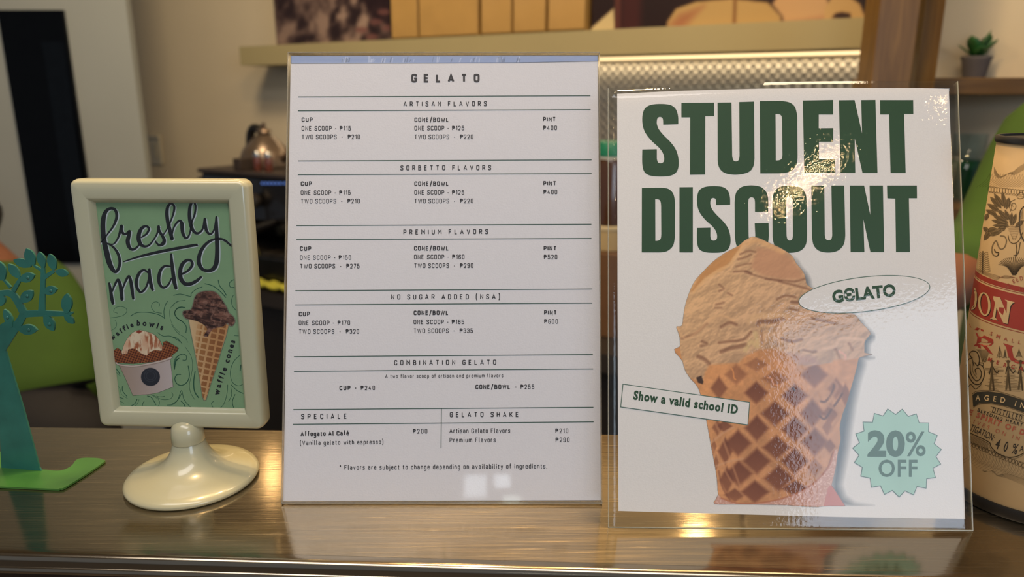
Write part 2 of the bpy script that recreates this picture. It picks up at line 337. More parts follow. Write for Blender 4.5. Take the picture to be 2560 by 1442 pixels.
# ---------------------------------------------------------------- a narrow stroke alphabet for the menu
GL = {
'A': (.54, ['0 0 .27 1 .54 0', '.09 .27 .45 .27']), 'B': (.45, ['0 .52 0 1 .42* 1* .42* .52* 0 .52', '0 .52 .45* .52* .45* 0* 0 0 0 .52']), 'C': (.44, ['.44 .70 .44* 1* 0* 1* 0* 0* .44* 0* .44 .30']),
'D': (.45, ['0 0 0 1 .45* 1* .45* 0* 0 0']), 'E': (.40, ['.40 1 0 1 0 0 .40 0', '0 .52 .35 .52']), 'F': (.40, ['.40 1 0 1 0 0', '0 .50 .34 .50']), 'G': (.45, ['.45 .72 .45* 1* 0* 1* 0* 0* .45* 0* .45 .47 .22 .47']),
'H': (.46, ['0 0 0 1', '.46 0 .46 1', '0 .52 .46 .52']), 'I': (0, ['0 0 0 1']), 'K': (.47, ['0 0 0 1', '.46 1 .02 .42', '.16 .58 .47 0']), 'L': (.38, ['0 1 0 0 .38 0']), 'M': (.58, ['0 0 0 1 .29 .38 .58 1 .58 0']), 'N': (.46, ['0 0 0 1 .46 0 .46 1']),
'O': (.45, ['.2 1 0* 1* 0* 0* .45* 0* .45* 1* .2 1']), 'P': (.44, ['0 0 0 1 .44* 1* .44* .44* 0 .44']), 'R': (.45, ['0 0 0 1 .44* 1* .44* .46* 0 .46', '.22 .46 .46 0']), 'S': (.43, ['.43 .74 .43* 1* 0* 1* 0* .56* .43* .48* .43* 0* 0* 0* 0 .26']),
'T': (.48, ['0 1 .48 1', '.24 1 .24 0']), 'U': (.45, ['0 1 0* 0* .45* 0* .45 1']), 'V': (.52, ['0 1 .26 0 .52 1']), 'W': (.74, ['0 1 .18 0 .37 .94 .56 0 .74 1']),
'₱': (.52, ['.06 0 .06 1 .47* 1* .47* .42* .06 .42', '-.06 .84 .60 .84', '-.06 .62 .60 .62']),
'0': (.40, ['.2 1 0* 1* 0* 0* .40* 0* .40* 1* .2 1']), '1': (.18, ['0 .80 .18 1 .18 0']), '2': (.40, ['0 .72 0* 1* .40* 1* .40* .55 0 0 .40 0']), '3': (.40, ['0 .76 0* 1* .40* 1* .40* .53* .16 .53', '.16 .53 .40* .53* .40* 0* 0* 0* 0 .24']),
'4': (.44, ['.26 1 0 .25 .44 .25', '.32 .5 .32 0']), '5': (.40, ['.38 1 .02 1 0 .50 .05 .60* .40* .62* .40* 0* 0* 0* 0 .24']), '6': (.40, ['.40 .78 .40* 1* 0* 1* 0* 0* .40* 0* .40* .57* 0 .55']), '7': (.40, ['0 1 .40 1 .12 0']),
'8': (.40, ['.2 1 .02* 1* .02* .53* .38* .53* .38* 1* .2 1', '.2 .53 0* .53* 0* 0* .40* 0* .40* .53* .2 .53']), '9': (.40, ['0 .22 0* 0* .40* 0* .40* 1* 0* 1* 0* .43* .40 .45']),
'-': (.22, ['0 .42 .22 .42']), '/': (.34, ['0 -.12 .34 1.12']), '(': (.14, ['.16 1.18 .02* .95 .02* .0 .16 -.22']), ')': (.14, ['0 1.18 .14* .95 .14* .0 0 -.22']), '.': (.02, ['0 -.02 0 .08']), '*': (.26, ['.13 1.06 .13 .66', '0 .96 .26 .76', '.26 .96 0 .76']),
'a': (.34, ['.02 .58 .02* .72* .34* .72* .34 0', '.34 .42 0* .42* 0* 0* .34* 0* .34 .2']), 'b': (.35, ['0 1.04 0 0', '0 .5 0* .72* .35* .72* .35* 0* 0* 0* 0 .2']), 'c': (.33, ['.33 .52 .33* .72* 0* .72* 0* 0* .33* 0* .33 .2']), 'd': (.35, ['.35 1.04 .35 0', '.35 .5 .35* .72* 0* .72* 0* 0* .35* 0* .35 .2']),
'e': (.35, ['0 .37 .35 .37 .35* .72* 0* .72* 0* 0* .35* 0* .34 .16']), 'f': (.24, ['.26 1.04 .08* 1.04* .08 0', '-.03 .72 .24 .72']), 'g': (.35, ['.35 .72 .35* -.28* 0* -.28* 0 -.16', '.35 .5 .35* .72* 0* .72* 0* 0* .35* 0* .35 .2']), 'h': (.35, ['0 1.04 0 0', '0 .5 0* .72* .35* .72* .35 0']),
'i': (0, ['0 .72 0 0', '0 .93 0 1.03']), 'j': (.04, ['.04 .72 .04* -.28* -.08 -.28', '.04 .93 .04 1.03']), 'l': (.08, ['0 1.04 0* 0* .1 0']), 'm': (.60, ['0 .72 0 0', '0 .5 0* .72* .30* .72* .30 0', '.30 .5 .30* .72* .60* .72* .60 0']), 'n': (.35, ['0 .72 0 0', '0 .5 0* .72* .35* .72* .35 0']),
'o': (.35, ['.17 .72 0* .72* 0* 0* .35* 0* .35* .72* .17 .72']), 'p': (.35, ['0 .72 0 -.28', '0 .5 0* .72* .35* .72* .35* 0* 0* 0* 0 .2']), 'r': (.22, ['0 .72 0 0', '0 .5 0* .72* .22 .72']), 's': (.32, ['.32 .56 .32* .72* 0* .72* 0* .40* .32* .34* .32* 0* 0* 0* 0 .16']), 't': (.24, ['.08 .94 .08* 0* .24 0', '-.03 .72 .24 .72']),
'u': (.35, ['0 .72 0* 0* .35* 0* .35 .72']), 'v': (.36, ['0 .72 .18 0 .36 .72']), 'w': (.56, ['0 .72 .13 0 .28 .64 .43 0 .56 .72']), 'y': (.36, ['0 .72 .18 .02', '.36 .72 .12 -.28 0 -.28']), 'é': (.35, ['0 .37 .35 .37 .35* .72* 0* .72* 0* 0* .35* 0* .34 .16', '.13 .88 .25 1.08'])}
def _path(s_):
    t = s_.split(); P = []
    for i in range(0, len(t), 2): P.append((float(t[i].rstrip('*')), float(t[i+1].rstrip('*')), '*' in t[i] or '*' in t[i+1]))
    return P
def _round(P, r):
    out = []
    for i, (x, y, f) in enumerate(P):
        if not f or i in (0, len(P)-1): out.append((x, y)); continue
        a_ = np.array(P[i-1][:2]); b_ = np.array([x, y]); c_ = np.array(P[i+1][:2]); l1, l2 = np.linalg.norm(a_-b_), np.linalg.norm(c_-b_); rr = min(r, l1*.5, l2*.5)
        if rr < 1e-4: out.append((x, y)); continue
        p = b_+(a_-b_)/l1*rr; q = b_+(c_-b_)/l2*rr
        for k in range(5): t = k/4; out.append(tuple(p*(1-t)**2+b_*(.62*2*t*(1-t))+b_*(.38*2*t*(1-t))+q*t*t))
    res = [out[0]]
    for p in out[1:]:
        if math.hypot(p[0]-res[-1][0], p[1]-res[-1][1]) > 1e-4: res.append(p)
    return res
def narrow(fl, body, p0, p1, cap, hw=.06, wk=1.0, bold_words=None):
    """write body from p0 to p1 (baseline ends in the print), stroke half weight hw in cap heights"""
    p0 = np.array(p0, float); p1 = np.array(p1, float); L = np.linalg.norm(p1-p0)/cap; t = (p1-p0)/np.linalg.norm(p1-p0); n_ = np.array([t[1], -t[0]])
    wid = [(GL[ch][0]*wk+2*hw) if ch != ' ' else 0 for ch in body]; gaps = 0; N = len(body)
    space = .24 if '  ' not in body else .20
    tot = sum(wid); ns = body.count(' '); ng = sum(1 for i in range(N-1) if body[i] != ' ' or True)
    g = (L-tot-ns*space)/max(N-1, 1); kx = 1.0
    if g < .07: kx = L/(tot+ns*space+.07*(N-1)); g = .07
    x = 0.0
    for i, ch in enumerate(body):
        if ch == ' ': x += (space+g)*kx; continue
        W_g, sts = GL[ch]
        for s_ in sts:
            P = _round([(hw+q[0]*wk, (hw+q[1]*(1-2*hw)) if 0 <= q[1] <= 1 else q[1], q[2]) for q in _path(s_)], .2)
            P = np.array(P); closed = np.linalg.norm(P[0]-P[-1]) < 1e-3 and len(P) > 5
            d = np.diff(P, axis=0); d /= np.maximum(np.linalg.norm(d, axis=1), 1e-9)[:, None]; m = len(P); nn = np.zeros_like(P)
            for j in range(m):
                if closed and j in (0, m-1): a_, b_ = d[-1], d[0]
                else: a_ = d[max(j-1, 0)]; b_ = d[min(j, m-2)]
                v_ = a_+b_; l_ = np.linalg.norm(v_); v_ = v_/l_ if l_ > 1e-6 else b_; nn[j] = np.array([-v_[1], v_[0]])/max(abs(v_ @ b_), .45)
            A_ = P+nn*hw; B_ = P-nn*hw; b0 = len(fl.v)
            for q in list(A_)+list(B_): w__ = p0+t*(x+q[0]*1)*cap*1.0 if kx == 1.0 else p0+t*(x+q[0]*kx)*cap; fl.v.append(tuple(w__+n_*q[1]*cap))
            fl.f += [(b0+m+j, b0+m+j+1, b0+j+1, b0+j) for j in range(m-1)]
        x += (wid[i]+g)*kx
    return fl
# ================================================================ THE ROOM BEHIND
FLOOR = -1.20; CEIL = 1.42
zz = np.array([0, 0, 1.]); wd = np.array([math.sin(math.radians(59.8)), -math.cos(math.radians(59.8)), 0])   # back wall runs to the right and nearer
ap = CC+ray(2185, 118)*1.48; FA = Plane([ap[0], ap[1], 0], wd, zz); nB = FA.n
SD = .15; WB = Plane(FA.a-nB*SD, wd, zz); MF = Plane(WB.a+nB*.48, wd, zz)
AXB = (wd, -nB, zz)
WALLW = mat('warm white wall paint', (206, 192, 164), .8, noise=.03, nscale=3); WALLG = mat('grey white wall paint', (156, 160, 155), .8, noise=.03, nscale=3)
def st_box(name, pl, s0, s1, z0, z1, d0, d1, m, parent=None, **k):
    """box on plane pl between offsets d0 and d1 towards the camera"""
    c = pl.a+pl.u*(s0+s1)/2+zz*(z0+z1)/2+pl.n*(d0+d1)/2
    return MB().box(c, (abs(s1-s0), abs(d1-d0), abs(z1-z0)), AXB).obj(name, m, parent, **k)
sL = WB.st(250, 238)[0]; sR = WB.st(2420, 238)[0]
st_box('wall_back', WB, sL-.6, sR+.3, FLOOR, CEIL, -.1, 0, WALLW, kind='structure')
pc = atY(343, 238, 2.35)
MB().box(((pc[0]-4.5)/2, 2.365, (FLOOR+CEIL)/2), (pc[0]+4.5, .03, CEIL-FLOOR)).obj('wall_left', WALLG, kind='structure')
MB().box((2.0, 1.95, (FLOOR+CEIL)/2), (2.9, .1, CEIL-FLOOR)).obj('wall_right', mat('cool grey wall paint', (118, 124, 126), .8, noise=.03, nscale=3), kind='structure')
MB().box((0, 0.2, FLOOR-.05), (9, 7, .1)).obj('floor', mat('grey floor tile', (120, 112, 102), .5, nscale=5), kind='structure')
MB().box((0, 1.1, CEIL+.05), (9, 4.2, .1)).obj('ceiling', mat('ceiling paint', (170, 158, 138), .85, nscale=4), kind='structure')
# black glass panel on the left wall
LW = Plane((0, 2.35, 0), (1, 0, 0), zz)
gp = thing('black_glass_panel', 'tall black glossy glass panel set in the grey wall at the left', 'panel', tuple(LW.px(130, 655)))
c4 = [LW.st(3, 24), LW.st(164, 28), LW.st(250, 655), LW.st(98, 655)]
x0, x1 = (c4[0][0]+c4[3][0])/2, (c4[1][0]+c4[2][0])/2; z0, z1 = c4[2][1], (c4[0][1]+c4[1][1])/2
LW.slab('glass', mat('black glass', (4, 5, 7), .15, spec=.15, noise=.2), gp, [(x0, z0), (x1, z0), (x1, z1), (x0, z1)], 0, .012, px=False)
xm = x0+(x1-x0)*.63
LW.slab('inner_leaf', mat('blue black glass', (7, 11, 16), .12, spec=.2, noise=.2), gp, [(xm, z0+.01), (x1-.01, z0+.01), (x1-.01, z1-.09), (xm, z1-.09)], .012, .018, px=False)
# light switch
swt = thing('light_switch', 'pale rectangular light switch on the beige wall near its left corner', 'switch', tuple(WB.px(392, 380)))
s0, zt = WB.st(376, 345); s1, zb = WB.st(410, 412)
bevel(st_box('switch_plate', WB, s0, s1, zb, zt, 0, .008, mat('switch plastic', (186, 180, 160), .5), swt), .003)
st_box('rocker', WB, s0+(s1-s0)*.4, s0+(s1-s0)*.62, zb+(zt-zb)*.25, zt-(zt-zb)*.2, .008, .012, mat('switch rocker', (165, 160, 142), .5), swt)
st_box('top_cap', WB, s0-.004, s1+.002, zt, zt+.012, 0, .014, mat('switch plastic', (186, 180, 160), .5), swt)
# wall shelf
zT = FA.st(2185, 42)[1]; zB = FA.st(2185, 118)[1]; sA = FA.st(600, 146)[0]; sE = FA.st(2270, 100)[0]
shelf = thing('wall_shelf', 'long cream wall shelf with a light strip glowing beneath it', 'shelf', tuple(FA.px(1400, 140)))
CREAMP = mat('cream shelf paint', (158, 146, 106), .6, noise=.03, nscale=5)
st_box('shelf_board', FA, sA, sE, zB, zT, -SD, 0, CREAMP, shelf)
led = mat('warm light strip', (255, 222, 165), .5, emis=1.3, noise=0)
sS = FA.st(700, 170)[0]
st_box('light_strip', FA, sS, sE-.01, zB-.006, zB-.0005, -SD+.02, -SD+.032, led, shelf)
for k in range(5):
    cpos = FA.a+FA.u*(sS+(sE-sS)*(k+.5)/5)-nB*(SD-.045)+zz*(zB-.012)
    l = area('shelf_strip_light', tuple(cpos), tuple(cpos-zz), (sE-sS)/5, .03, .22, (1, .80, .52)); l.rotation_euler = (0, 0, math.atan2(wd[1], wd[0]))
# embossed steel backsplash
def emboss():
    m = bpy.data.materials.new('embossed steel'); m.use_nodes = True; nt = m.node_tree; p = nt.nodes['Principled BSDF']; p.inputs['Metallic'].default_value = 1; p.inputs['Roughness'].default_value = .42; p.inputs['Base Color'].default_value = (*lin((176, 168, 154)), 1)
    tc = nt.nodes.new('ShaderNodeTexCoord'); mp = nt.nodes.new('ShaderNodeMapping'); mp.vector_type = 'TEXTURE'; mp.inputs['Rotation'].default_value = (0, 0, math.atan2(wd[1], wd[0]))
    nt.links.new(tc.outputs['Object'], mp.inputs[0]); m2 = nt.nodes.new('ShaderNodeMapping'); m2.inputs['Rotation'].default_value = (0, math.radians(45), 0); nt.links.new(mp.outputs[0], m2.inputs[0])
    v_ = nt.nodes.new('ShaderNodeTexVoronoi'); v_.inputs['Scale'].default_value = 62; v_.inputs['Randomness'].default_value = 0; v_.voronoi_dimensions = '3D'
    m3 = nt.nodes.new('ShaderNodeMapping'); m3.inputs['Scale'].default_value = (1, 0.0, 1); nt.links.new(m2.outputs[0], m3.inputs[0]); nt.links.new(m3.outputs[0], v_.inputs['Vector'])
    b = nt.nodes.new('ShaderNodeBump'); b.inputs['Strength'].default_value = .38; b.inputs['Distance'].default_value = .006; b.invert = True; nt.links.new(v_.outputs['Distance'], b.inputs['Height']); nt.links.new(b.outputs[0], p.inputs['Normal']); return m
sQ = WB.st(800, 200)[0]; zC = MF.st(680, 716)[1]
st_box('trim_1', WB, sQ, WB.st(2210, 200)[0], zC+.001, zB-.001, 0, .006, emboss(), kind='structure')
# pictures behind the shelf
P = Paint(686, -200, 980, 122, 3); X, Y = P.X, P.Y; P.a[:] = 1
n1 = vnoise(X, Y*.7+X*.15, 26, 41, 5); n3 = vnoise(X, Y, 90, 42, 2); n1 = np.clip((n1-.36)*3.2, 0, 1)*np.clip(.5+n3*.7, 0, 1)
P.rgb[:] = lerp_ = np.array([40, 27, 28])/255*(1-n1[..., None])+np.array([152, 128, 112])/255*n1[..., None]
P.poly([(905, -200), (985, -200), (985, 80), (960, 60), (925, 40), (912, 0)], (34, 18, 22), 14, .85); 
for cx, cy in ((935, 55), (955, 30), (900, 75), (965, 70), (925, 92)): P.poly([(cx+16*math.cos(t)+5, cy+8*math.sin(t)) for t in np.linspace(0, 6.28, 14)], (112, 72, 66), 7, .8)
bp = thing('coffee_bean_print', 'dark print of coffee beans standing at the left of the shelf', 'picture', tuple(FA.px(830, 118)))
BB = Plane(FA.a-nB*.02, wd, zz); s0, s1 = BB.st(688, 60)[0], BB.st(976, 60)[0]; st_box('backing_board', BB, s0, s1, zT+.0005, zT+.36, -.012, 0, mat('dark board', (50, 38, 34), .7), bp)
P.a[:] = ((P.X > 0)*1.0); o_ = P.put(BB, 'print', PRINT, bp, .0006)
for v_ in o_.data.vertices:   # trim to the board
    w_ = np.array(v_.co)+np.array(bp.location); s_ = (w_-BB.a) @ BB.u; v_.co = Vector(np.array(v_.co)+BB.u*(min(max(s_, s0), s1)-s_)+zz*(min(max(w_[2], zT+.0008), zT+.36)-w_[2]))
P = Paint(1462, -200, 2262, 110, 4); X, Y = P.X, P.Y; P.rgb[:] = np.array([30, 12, 14])/255; P.a[:] = 1
CU_ = (176, 146, 92)
P.rgb[:] = lerpc_(X, Y) if False else P.rgb
P.poly([(1465, 82), (1535, 20), (1538, 80)], (196, 176, 128), 6)
P.poly([(1540, -200), (1556, -200), (1552, 100), (1536, 100)], (84, 44, 36), 6)
P.poly([(1556, -200), (1610, -200), (1600, 110), (1552, 110)], (58, 22, 22), 20)
P.poly([(1665, 110), (1668, 55), (1690, 22), (1740, 4), (1830, -4), (1920, 6), (1952, 40), (1958, 110)], CU_, 7); P.poly([(1675, 60), (1700, 35), (1760, 15), (1700, 80)], (146, 88, 62), 20, .7); P.line([(1838, -4), (1835, 80)], 4, (120, 82, 46), soft=6)
P.poly([(1930, 10), (1960, -30), (2060, -30), (2075, 20), (2060, 80), (1965, 80), (1955, 40)], (188, 152, 108), 8); P.poly([(1950, 60), (2070, 40), (2070, 100), (1955, 100)], (150, 100, 74), 20, .6)
P.poly([(2058, 80), (2062, 20), (2080, -10), (2120, -12), (2150, 10), (2166, 50), (2164, 100), (2060, 100)], (184, 152, 100), 7); P.poly([(2080, 44), (2088, 34), (2105, 30), (2125, 34), (2128, 46), (2105, 50)], (44, 20, 16), 6)
cp = thing('coffee_cup_print', 'dark brown print with cream coffee cups standing at the right of the shelf', 'picture', tuple(FA.px(1850, 60)))
s0, s1 = BB.st(1478, 60)[0], BB.st(2255, 60)[0]; st_box('backing_board', BB, s0, s1, zT+.0005, zT+.30, -.012, 0, mat('dark board', (50, 38, 34), .7), cp)
o_ = P.put(BB, 'print', PRINT, cp, .0006)
for v_ in o_.data.vertices:
    w_ = np.array(v_.co)+np.array(cp.location); s_ = (w_-BB.a) @ BB.u; v_.co = Vector(np.array(v_.co)+BB.u*(min(max(s_, s0), s1)-s_)+zz*(min(max(w_[2], zT+.0008), zT+.30)-w_[2]))
# kraft bags
KR = mat('gold kraft paper', (170, 134, 74), .45, noise=.07, nscale=14, bump=.35, bscale=22)
labs = ['gold brown paper bag beside the coffee bean print', 'widest gold brown paper bag on the shelf', 'gold brown paper bag just right of the widest one', 'second gold brown paper bag from the cup print', 'gold brown paper bag beside the cup print']
for (xa, xb), lb in zip([(978, 1043), (1048, 1194), (1203, 1277), (1283, 1362), (1370, 1461)], labs):
    bg_ = thing('paper_bag', lb, 'bag', tuple(FA.px((xa+xb)/2, 100)), 'paper bags on the wall shelf')
    s0, s1 = FA.st(xa, 60)[0], FA.st(xb, 60)[0]; h = .27; pts = []
    def q_(s_, d_, z_): return FA.a+FA.u*s_-nB*d_+zz*(zT+z_)
    mm = MB(); sm = (s0+s1)/2; rows = [(0, .0, .008, .10), (.004, .0, .0, .11), (.16, .0, .002, .11), (.23, .004, .03, .085), (h, .006, .052, .060)]
    vv = []; 
    for z_, ins, f_, b_ in rows: vv += [q_(s0+ins, f_, z_), q_(s0+.3*(s1-s0), f_+.0015, z_), q_(s1-.3*(s1-s0), f_+.0015, z_), q_(s1-ins, f_, z_), q_(s1-ins-.004*(z_ > .1), (f_+b_)/2, z_), q_(s1-ins, b_, z_), q_(s0+ins, b_, z_), q_(s0+ins+.004*(z_ > .1), (f_+b_)/2, z_)]
    ff = [(j*8+i, j*8+(i+1) % 8, (j+1)*8+(i+1) % 8, (j+1)*8+i) for j in range(len(rows)-1) for i in range(8)]+[tuple(range(7, -1, -1)), tuple(32+i for i in range(8))]
    bevel(mm.add(vv, ff).obj('bag_body', KR, bg_), .003)
    st_box('folded_top', FA, s0+.004, s1-.004, zT+h, zT+h+.03, -.066, -.046, KR, bg_)
# back counter
bc = thing('back_counter', 'dark back counter along the wall under the coffee machine', 'counter', tuple(MF.px(680, 716)))
sC0 = MF.st(380, 700)[0]; sC1 = MF.st(1800, 700)[0]
DARK = mat('dark laminate', (26, 23, 22), .4, noise=.2, nscale=6)
st_box('counter_body', WB, sC0, sC1, FLOOR, zC-.04, .006, .50, DARK, bc); st_box('counter_top', WB, sC0, sC1, zC-.04, zC, .0065, .53, mat('dark stone top', (44, 40, 38), .3), bc)
# espresso machine
em = thing('espresso_machine', 'black espresso machine with a row of blue lit buttons behind the photo frame', 'coffee machine', tuple(MF.px(680, 716)))
BL = mat('black machine enamel', (16, 15, 16), .3, coat=.4, noise=.2); CH = mat('chrome', (190, 186, 178), .15, 1); GM = mat('grey machine metal', (92, 86, 80), .35, .8)
sm0 = MF.st(520, 600)[0]; sm1 = sm0+.74; zM = MF.st(640, 442)[1]
def eb(nm, s0, s1, z0, z1, d0, d1, m, bv=.006): return bevel(st_box(nm, WB, s0, s1, z0, z1, d0, d1, m, em), bv)
eb('rear_housing', sm0, sm1, zC+.03, zM, .05, .30, BL); eb('upper_housing', sm0, sm1, zM-.12, zM, .30, .48, BL); eb('base_housing', sm0, sm1, zC+.02, zC+.085, .30, .49, BL)
eb('cup_tray', sm0-.01, sm1+.01, zM, zM+.012, .05, .485, mat('cup tray', (52, 44, 42), .5), .003)
eb('side_panel', sm0-.012, sm0, zC+.02, zM-.01, .05, .485, GM, .003)
eb('drip_grate', sm0+.02, sm1-.02, zC+.085, zC+.092, .31, .48, GM, .001)
for k in range(4): 
    c_ = MF.a+MF.u*(sm0+(.05 if k % 2 else .69))+zz*(zC+.01)-nB*(.06 if k < 2 else .38); MB().lathe([(.02, -.01), (.018, .0), (.018, .012)], c_, 16).obj('foot', BL, em)
M3 = np.stack([MF.u, zz, MF.n], 1)
BLUE = mat('blue button light', (90, 130, 225), .4, emis=.25, noise=0); 
for k, x in enumerate([658, 667, 676, 685, 694, 703, 714]):
    c_ = MF.px(x, 458, .002); o = MB().lathe([(.0032, 0), (.0032, .002), (.002, .003)], c_, 14, M3).obj('blue_button', BLUE, em)
c_ = MF.px(690, 541, -.16); MB().lathe([(.004, 0), (.004, .003), (.002, .004)], c_, 12, M3).obj('red_light', mat('red indicator', (235, 60, 40), .4, emis=2, noise=0), em)
for i, x in enumerate((678, 745, 835)):
    c_ = MF.px(x, 500, -.08); g = MB().lathe([(.022, 0), (.03, -.005), (.032, -.03), (.032, -.045), (.026, -.05)][::-1], c_, 24).obj('group_head', CH, em, auto=50)
    MB().tube([c_+[0, 0, -.055], c_+nB*.05+[0, 0, -.058], c_+nB*.15+[0, 0, -.07]], [.012, .010, .013], 12).obj('handle', BL, g); MB().lathe([(.02, -.085), (.031, -.075), (.031, -.05)], c_, 24).obj('filter_basket', CH, g, auto=50)
c_ = MF.px(643, 505, .03); MB().tube([c_+[0, 0, .03], c_, c_+[.005, 0, -.09], c_+[.02, 0, -.14]], [.008, .005, .004, .0035], 10).obj('steam_wand', CH, em, smooth=True)
MB().lathe([(.016, 0), (.02, .006), (.02, .02), (.012, .024)], MF.px(648, 500, .005), 20, M3).obj('steam_knob', GM, em, auto=40)
# items on the machine
def on(x, y, m_=MF, d=0): return m_.px(x, y, d)
TPL = Plane(MF.a-nB*.12, wd, zz); zt_ = zM+.0122
def at_top(x, pl=TPL): s_ = pl.st(x, 430)[0]; q = pl.a+pl.u*s_; return np.array([q[0], q[1], zt_])
k_ = at_top(668); ket = thing('kettle', 'steel kettle with a black handle standing on the espresso machine', 'kettle', tuple(k_)); k_h = TPL.st(668, 325)[1]-zt_; R_k = (TPL.st(712, 400)[0]-TPL.st(668, 400)[0])
MB().lathe([(R_k*.9, 0), (R_k, .004), (R_k*1.0, k_h*.28), (R_k*.86, k_h*.5), (R_k*.55, k_h*.72), (R_k*.32, k_h*.86), (R_k*.2, k_h*.9)], k_, 36).obj('kettle_body', mat('kettle steel', (128, 112, 98), .32, .75), ket, auto=50)
MB().lathe([(R_k*.2, 0), (R_k*.3, .004), (R_k*.26, .012), (.003, .016), (.007, .022), (.006, .03), (.001, .032)], k_+[0, 0, k_h*.9], 24).obj('lid', mat('kettle steel', (128, 112, 98), .32, .75), ket, auto=50)
hx = lambda x, y: TPL.px(x, y)
MB().tube(cr_path([hx(662, 348), hx(650, 326), hx(634, 320), hx(626, 336), hx(625, 360), hx(626, 380)], 4), .012, 10).obj('handle', mat('black kettle handle', (20, 18, 18), .4), ket, smooth=True)
MB().tube([k_+MF.u*R_k*.8+[0, 0, k_h*.2], k_+MF.u*R_k*1.5+[0, 0, k_h*.45], k_+MF.u*R_k*1.8+[0, 0, k_h*.7]], [.012, .008, .006], 10).obj('spout', mat('kettle steel', (128, 112, 98), .32, .75), ket, smooth=True)
SPL = Plane(MF.a-nB*.03, wd, zz)
for x, lb in ((646, 'left small shaker with a silver cap in front of the kettle'), (673, 'right small shaker with a silver cap in front of the kettle')):
    q = at_top(x, SPL); sh_ = thing('shaker', lb, 'shaker', tuple(q), 'shakers on the espresso machine')
    MB().lathe([(.010, 0), (.011, .002), (.011, .034), (.009, .038)], q, 20).obj('glass_body', mat('cocoa jar', (92, 48, 36), .25, coat=.6), sh_, auto=50); MB().lathe([(.0105, .038), (.0105, .05), (.006, .056), (.001, .057)], q, 20).obj('cap', CH, sh_, auto=50)
q = at_top(612, SPL); tag(bevel(MB().box(q+[0, 0, .0165], (.03, .05, .032), AXB).obj('small_box', mat('dark carton', (50, 40, 34), .6)), .002), 'small dark box left of the shakers on the espresso machine', 'box')
# folded cloth on the back counter edge
s0 = MF.st(655, 700)[0]; s1 = MF.st(760, 700)[0]
cl = MB(); n1_ = 14; vs = []
for j in range(8):
    for i in range(n1_+1):
        d_ = .535-.25*j/7 if j else .534; vs.append(WB.a+WB.u*(s0+(s1-s0)*i/n1_)+nB*(.525-.0042*j)+zz*(zC+.0195+.004*math.sin(i*1.3+j)+.003*math.cos(j*2)))
fs_ = [(j*(n1_+1)+i, j*(n1_+1)+i+1, (j+1)*(n1_+1)+i+1, (j+1)*(n1_+1)+i) for j in range(7) for i in range(n1_)]
o = cl.add(vs, fs_).obj('cleaning_cloth', mat('yellow green cloth', (170, 168, 60), .9, bump=.5, bscale=300), smooth=True); sol = o.modifiers.new('s', 'SOLIDIFY'); sol.thickness = .011; sol.offset = -1 if o.data.polygons[0].normal.z > 0 else 1
tag(o, 'yellow green folded cloth on the counter edge below the coffee machine', 'cloth')
# stack seen between the two signs
JP = Plane(MF.a-nB*.1, wd, zz); q = JP.px(1522, 560); zj = q[2]; zk = JP.px(1522, 622)[2]
jb = MB().box([q[0], q[1], (zC+zk)/2+.0003], (.09, .10, zk-zC-.0006), AXB).obj('carton', mat('brown carton', (96, 66, 38), .7)); bevel(jb, .002); tag(jb, 'brown carton on the back counter seen between the two signs', 'box')
tub = thing('storage_tub', 'cream tub standing on the brown carton between the two signs', 'tub', (q[0], q[1], zk)); MB().lathe([(.036, 0), (.040, .003), (.042, zj-zk-.006), (.042, zj-zk-.004)], (q[0], q[1], zk), 32).obj('tub_body', mat('cream tub', (170, 150, 110), .5), tub, auto=40); MB().lathe([(.0435, zj-zk-.007), (.0435, zj-zk-.001), (.042, zj-zk)], (q[0], q[1], zk), 32).obj('tub_lid', mat('pale lid', (186, 172, 140), .5), tub, auto=40)
jar = thing('coffee_jar', 'brown jar with a green lid between the two signs', 'jar', (q[0], q[1], zj+.0003)); hj = JP.px(1522, 352)[2]-zj; hb = JP.px(1522, 395)[2]-zj
MB().lathe([(.030, .0003), (.034, .003), (.034, hb-.008), (.031, hb)], (q[0], q[1], zj), 32).obj('jar_body', mat('coffee brown glass', (66, 42, 26), .2, coat=.5), jar, auto=50)
MB().lathe([(.033, hb), (.033, hb+.006)], (q[0], q[1], zj), 32).obj('neck_band', mat('white band', (200, 200, 190), .5), jar, auto=50); MB().lathe([(.035, hb+.006), (.035, hj-.003), (.033, hj)], (q[0], q[1], zj), 32).obj('jar_lid', mat('green lid', (24, 112, 84), .4), jar, auto=50)

# ---------------------------------------------------------------- timber shelving at the right
WD = wood_mat('pine timber', (90, 64, 26), (118, 88, 42)); WDH = wood_mat('pine timber lengthwise', (90, 64, 26), (118, 88, 42), 'X')
ts = thing('timber_shelving', 'pine timber shelving with two upright posts at the right', 'shelving', tuple(atY(2280, 238, 1.35)[:2])+(FLOOR,))
def post(xa, xb, Y, dep, nm='post'):
    a_ = atY(xa, 120, Y)[0]; b_ = atY(xb, 120, Y)[0]; return bevel(MB().box(((a_+b_)/2, Y+dep/2, (FLOOR+CEIL)/2), (b_-a_, dep, CEIL-FLOOR-.004)).obj(nm, WD, ts), .002)
post(2187, 2288, 1.30, .055); post(2300, 2350, 1.36, .05)
z1 = atY(2450, 194, 1.46)[2]; z0 = atY(2450, 237, 1.46)[2]; xs0 = atY(2300, 200, 1.42)[0]
bevel(MB().box(((xs0+1.7)/2, 1.46+.14, (z0+z1)/2), (1.7-xs0, .28, z1-z0)).obj('shelf_board', WDH, ts), .002)
z3 = atY(2450, 520, 1.46)[2]; bevel(MB().box(((xs0+1.7)/2, 1.46+.14, z3-.015), (1.7-xs0, .28, .03)).obj('shelf_board', WDH, ts), .002)
bevel(MB().box((1.67, 1.39, (FLOOR+CEIL)/2), (.06, .05, CEIL-FLOOR-.004)).obj('post', WD, ts), .002)
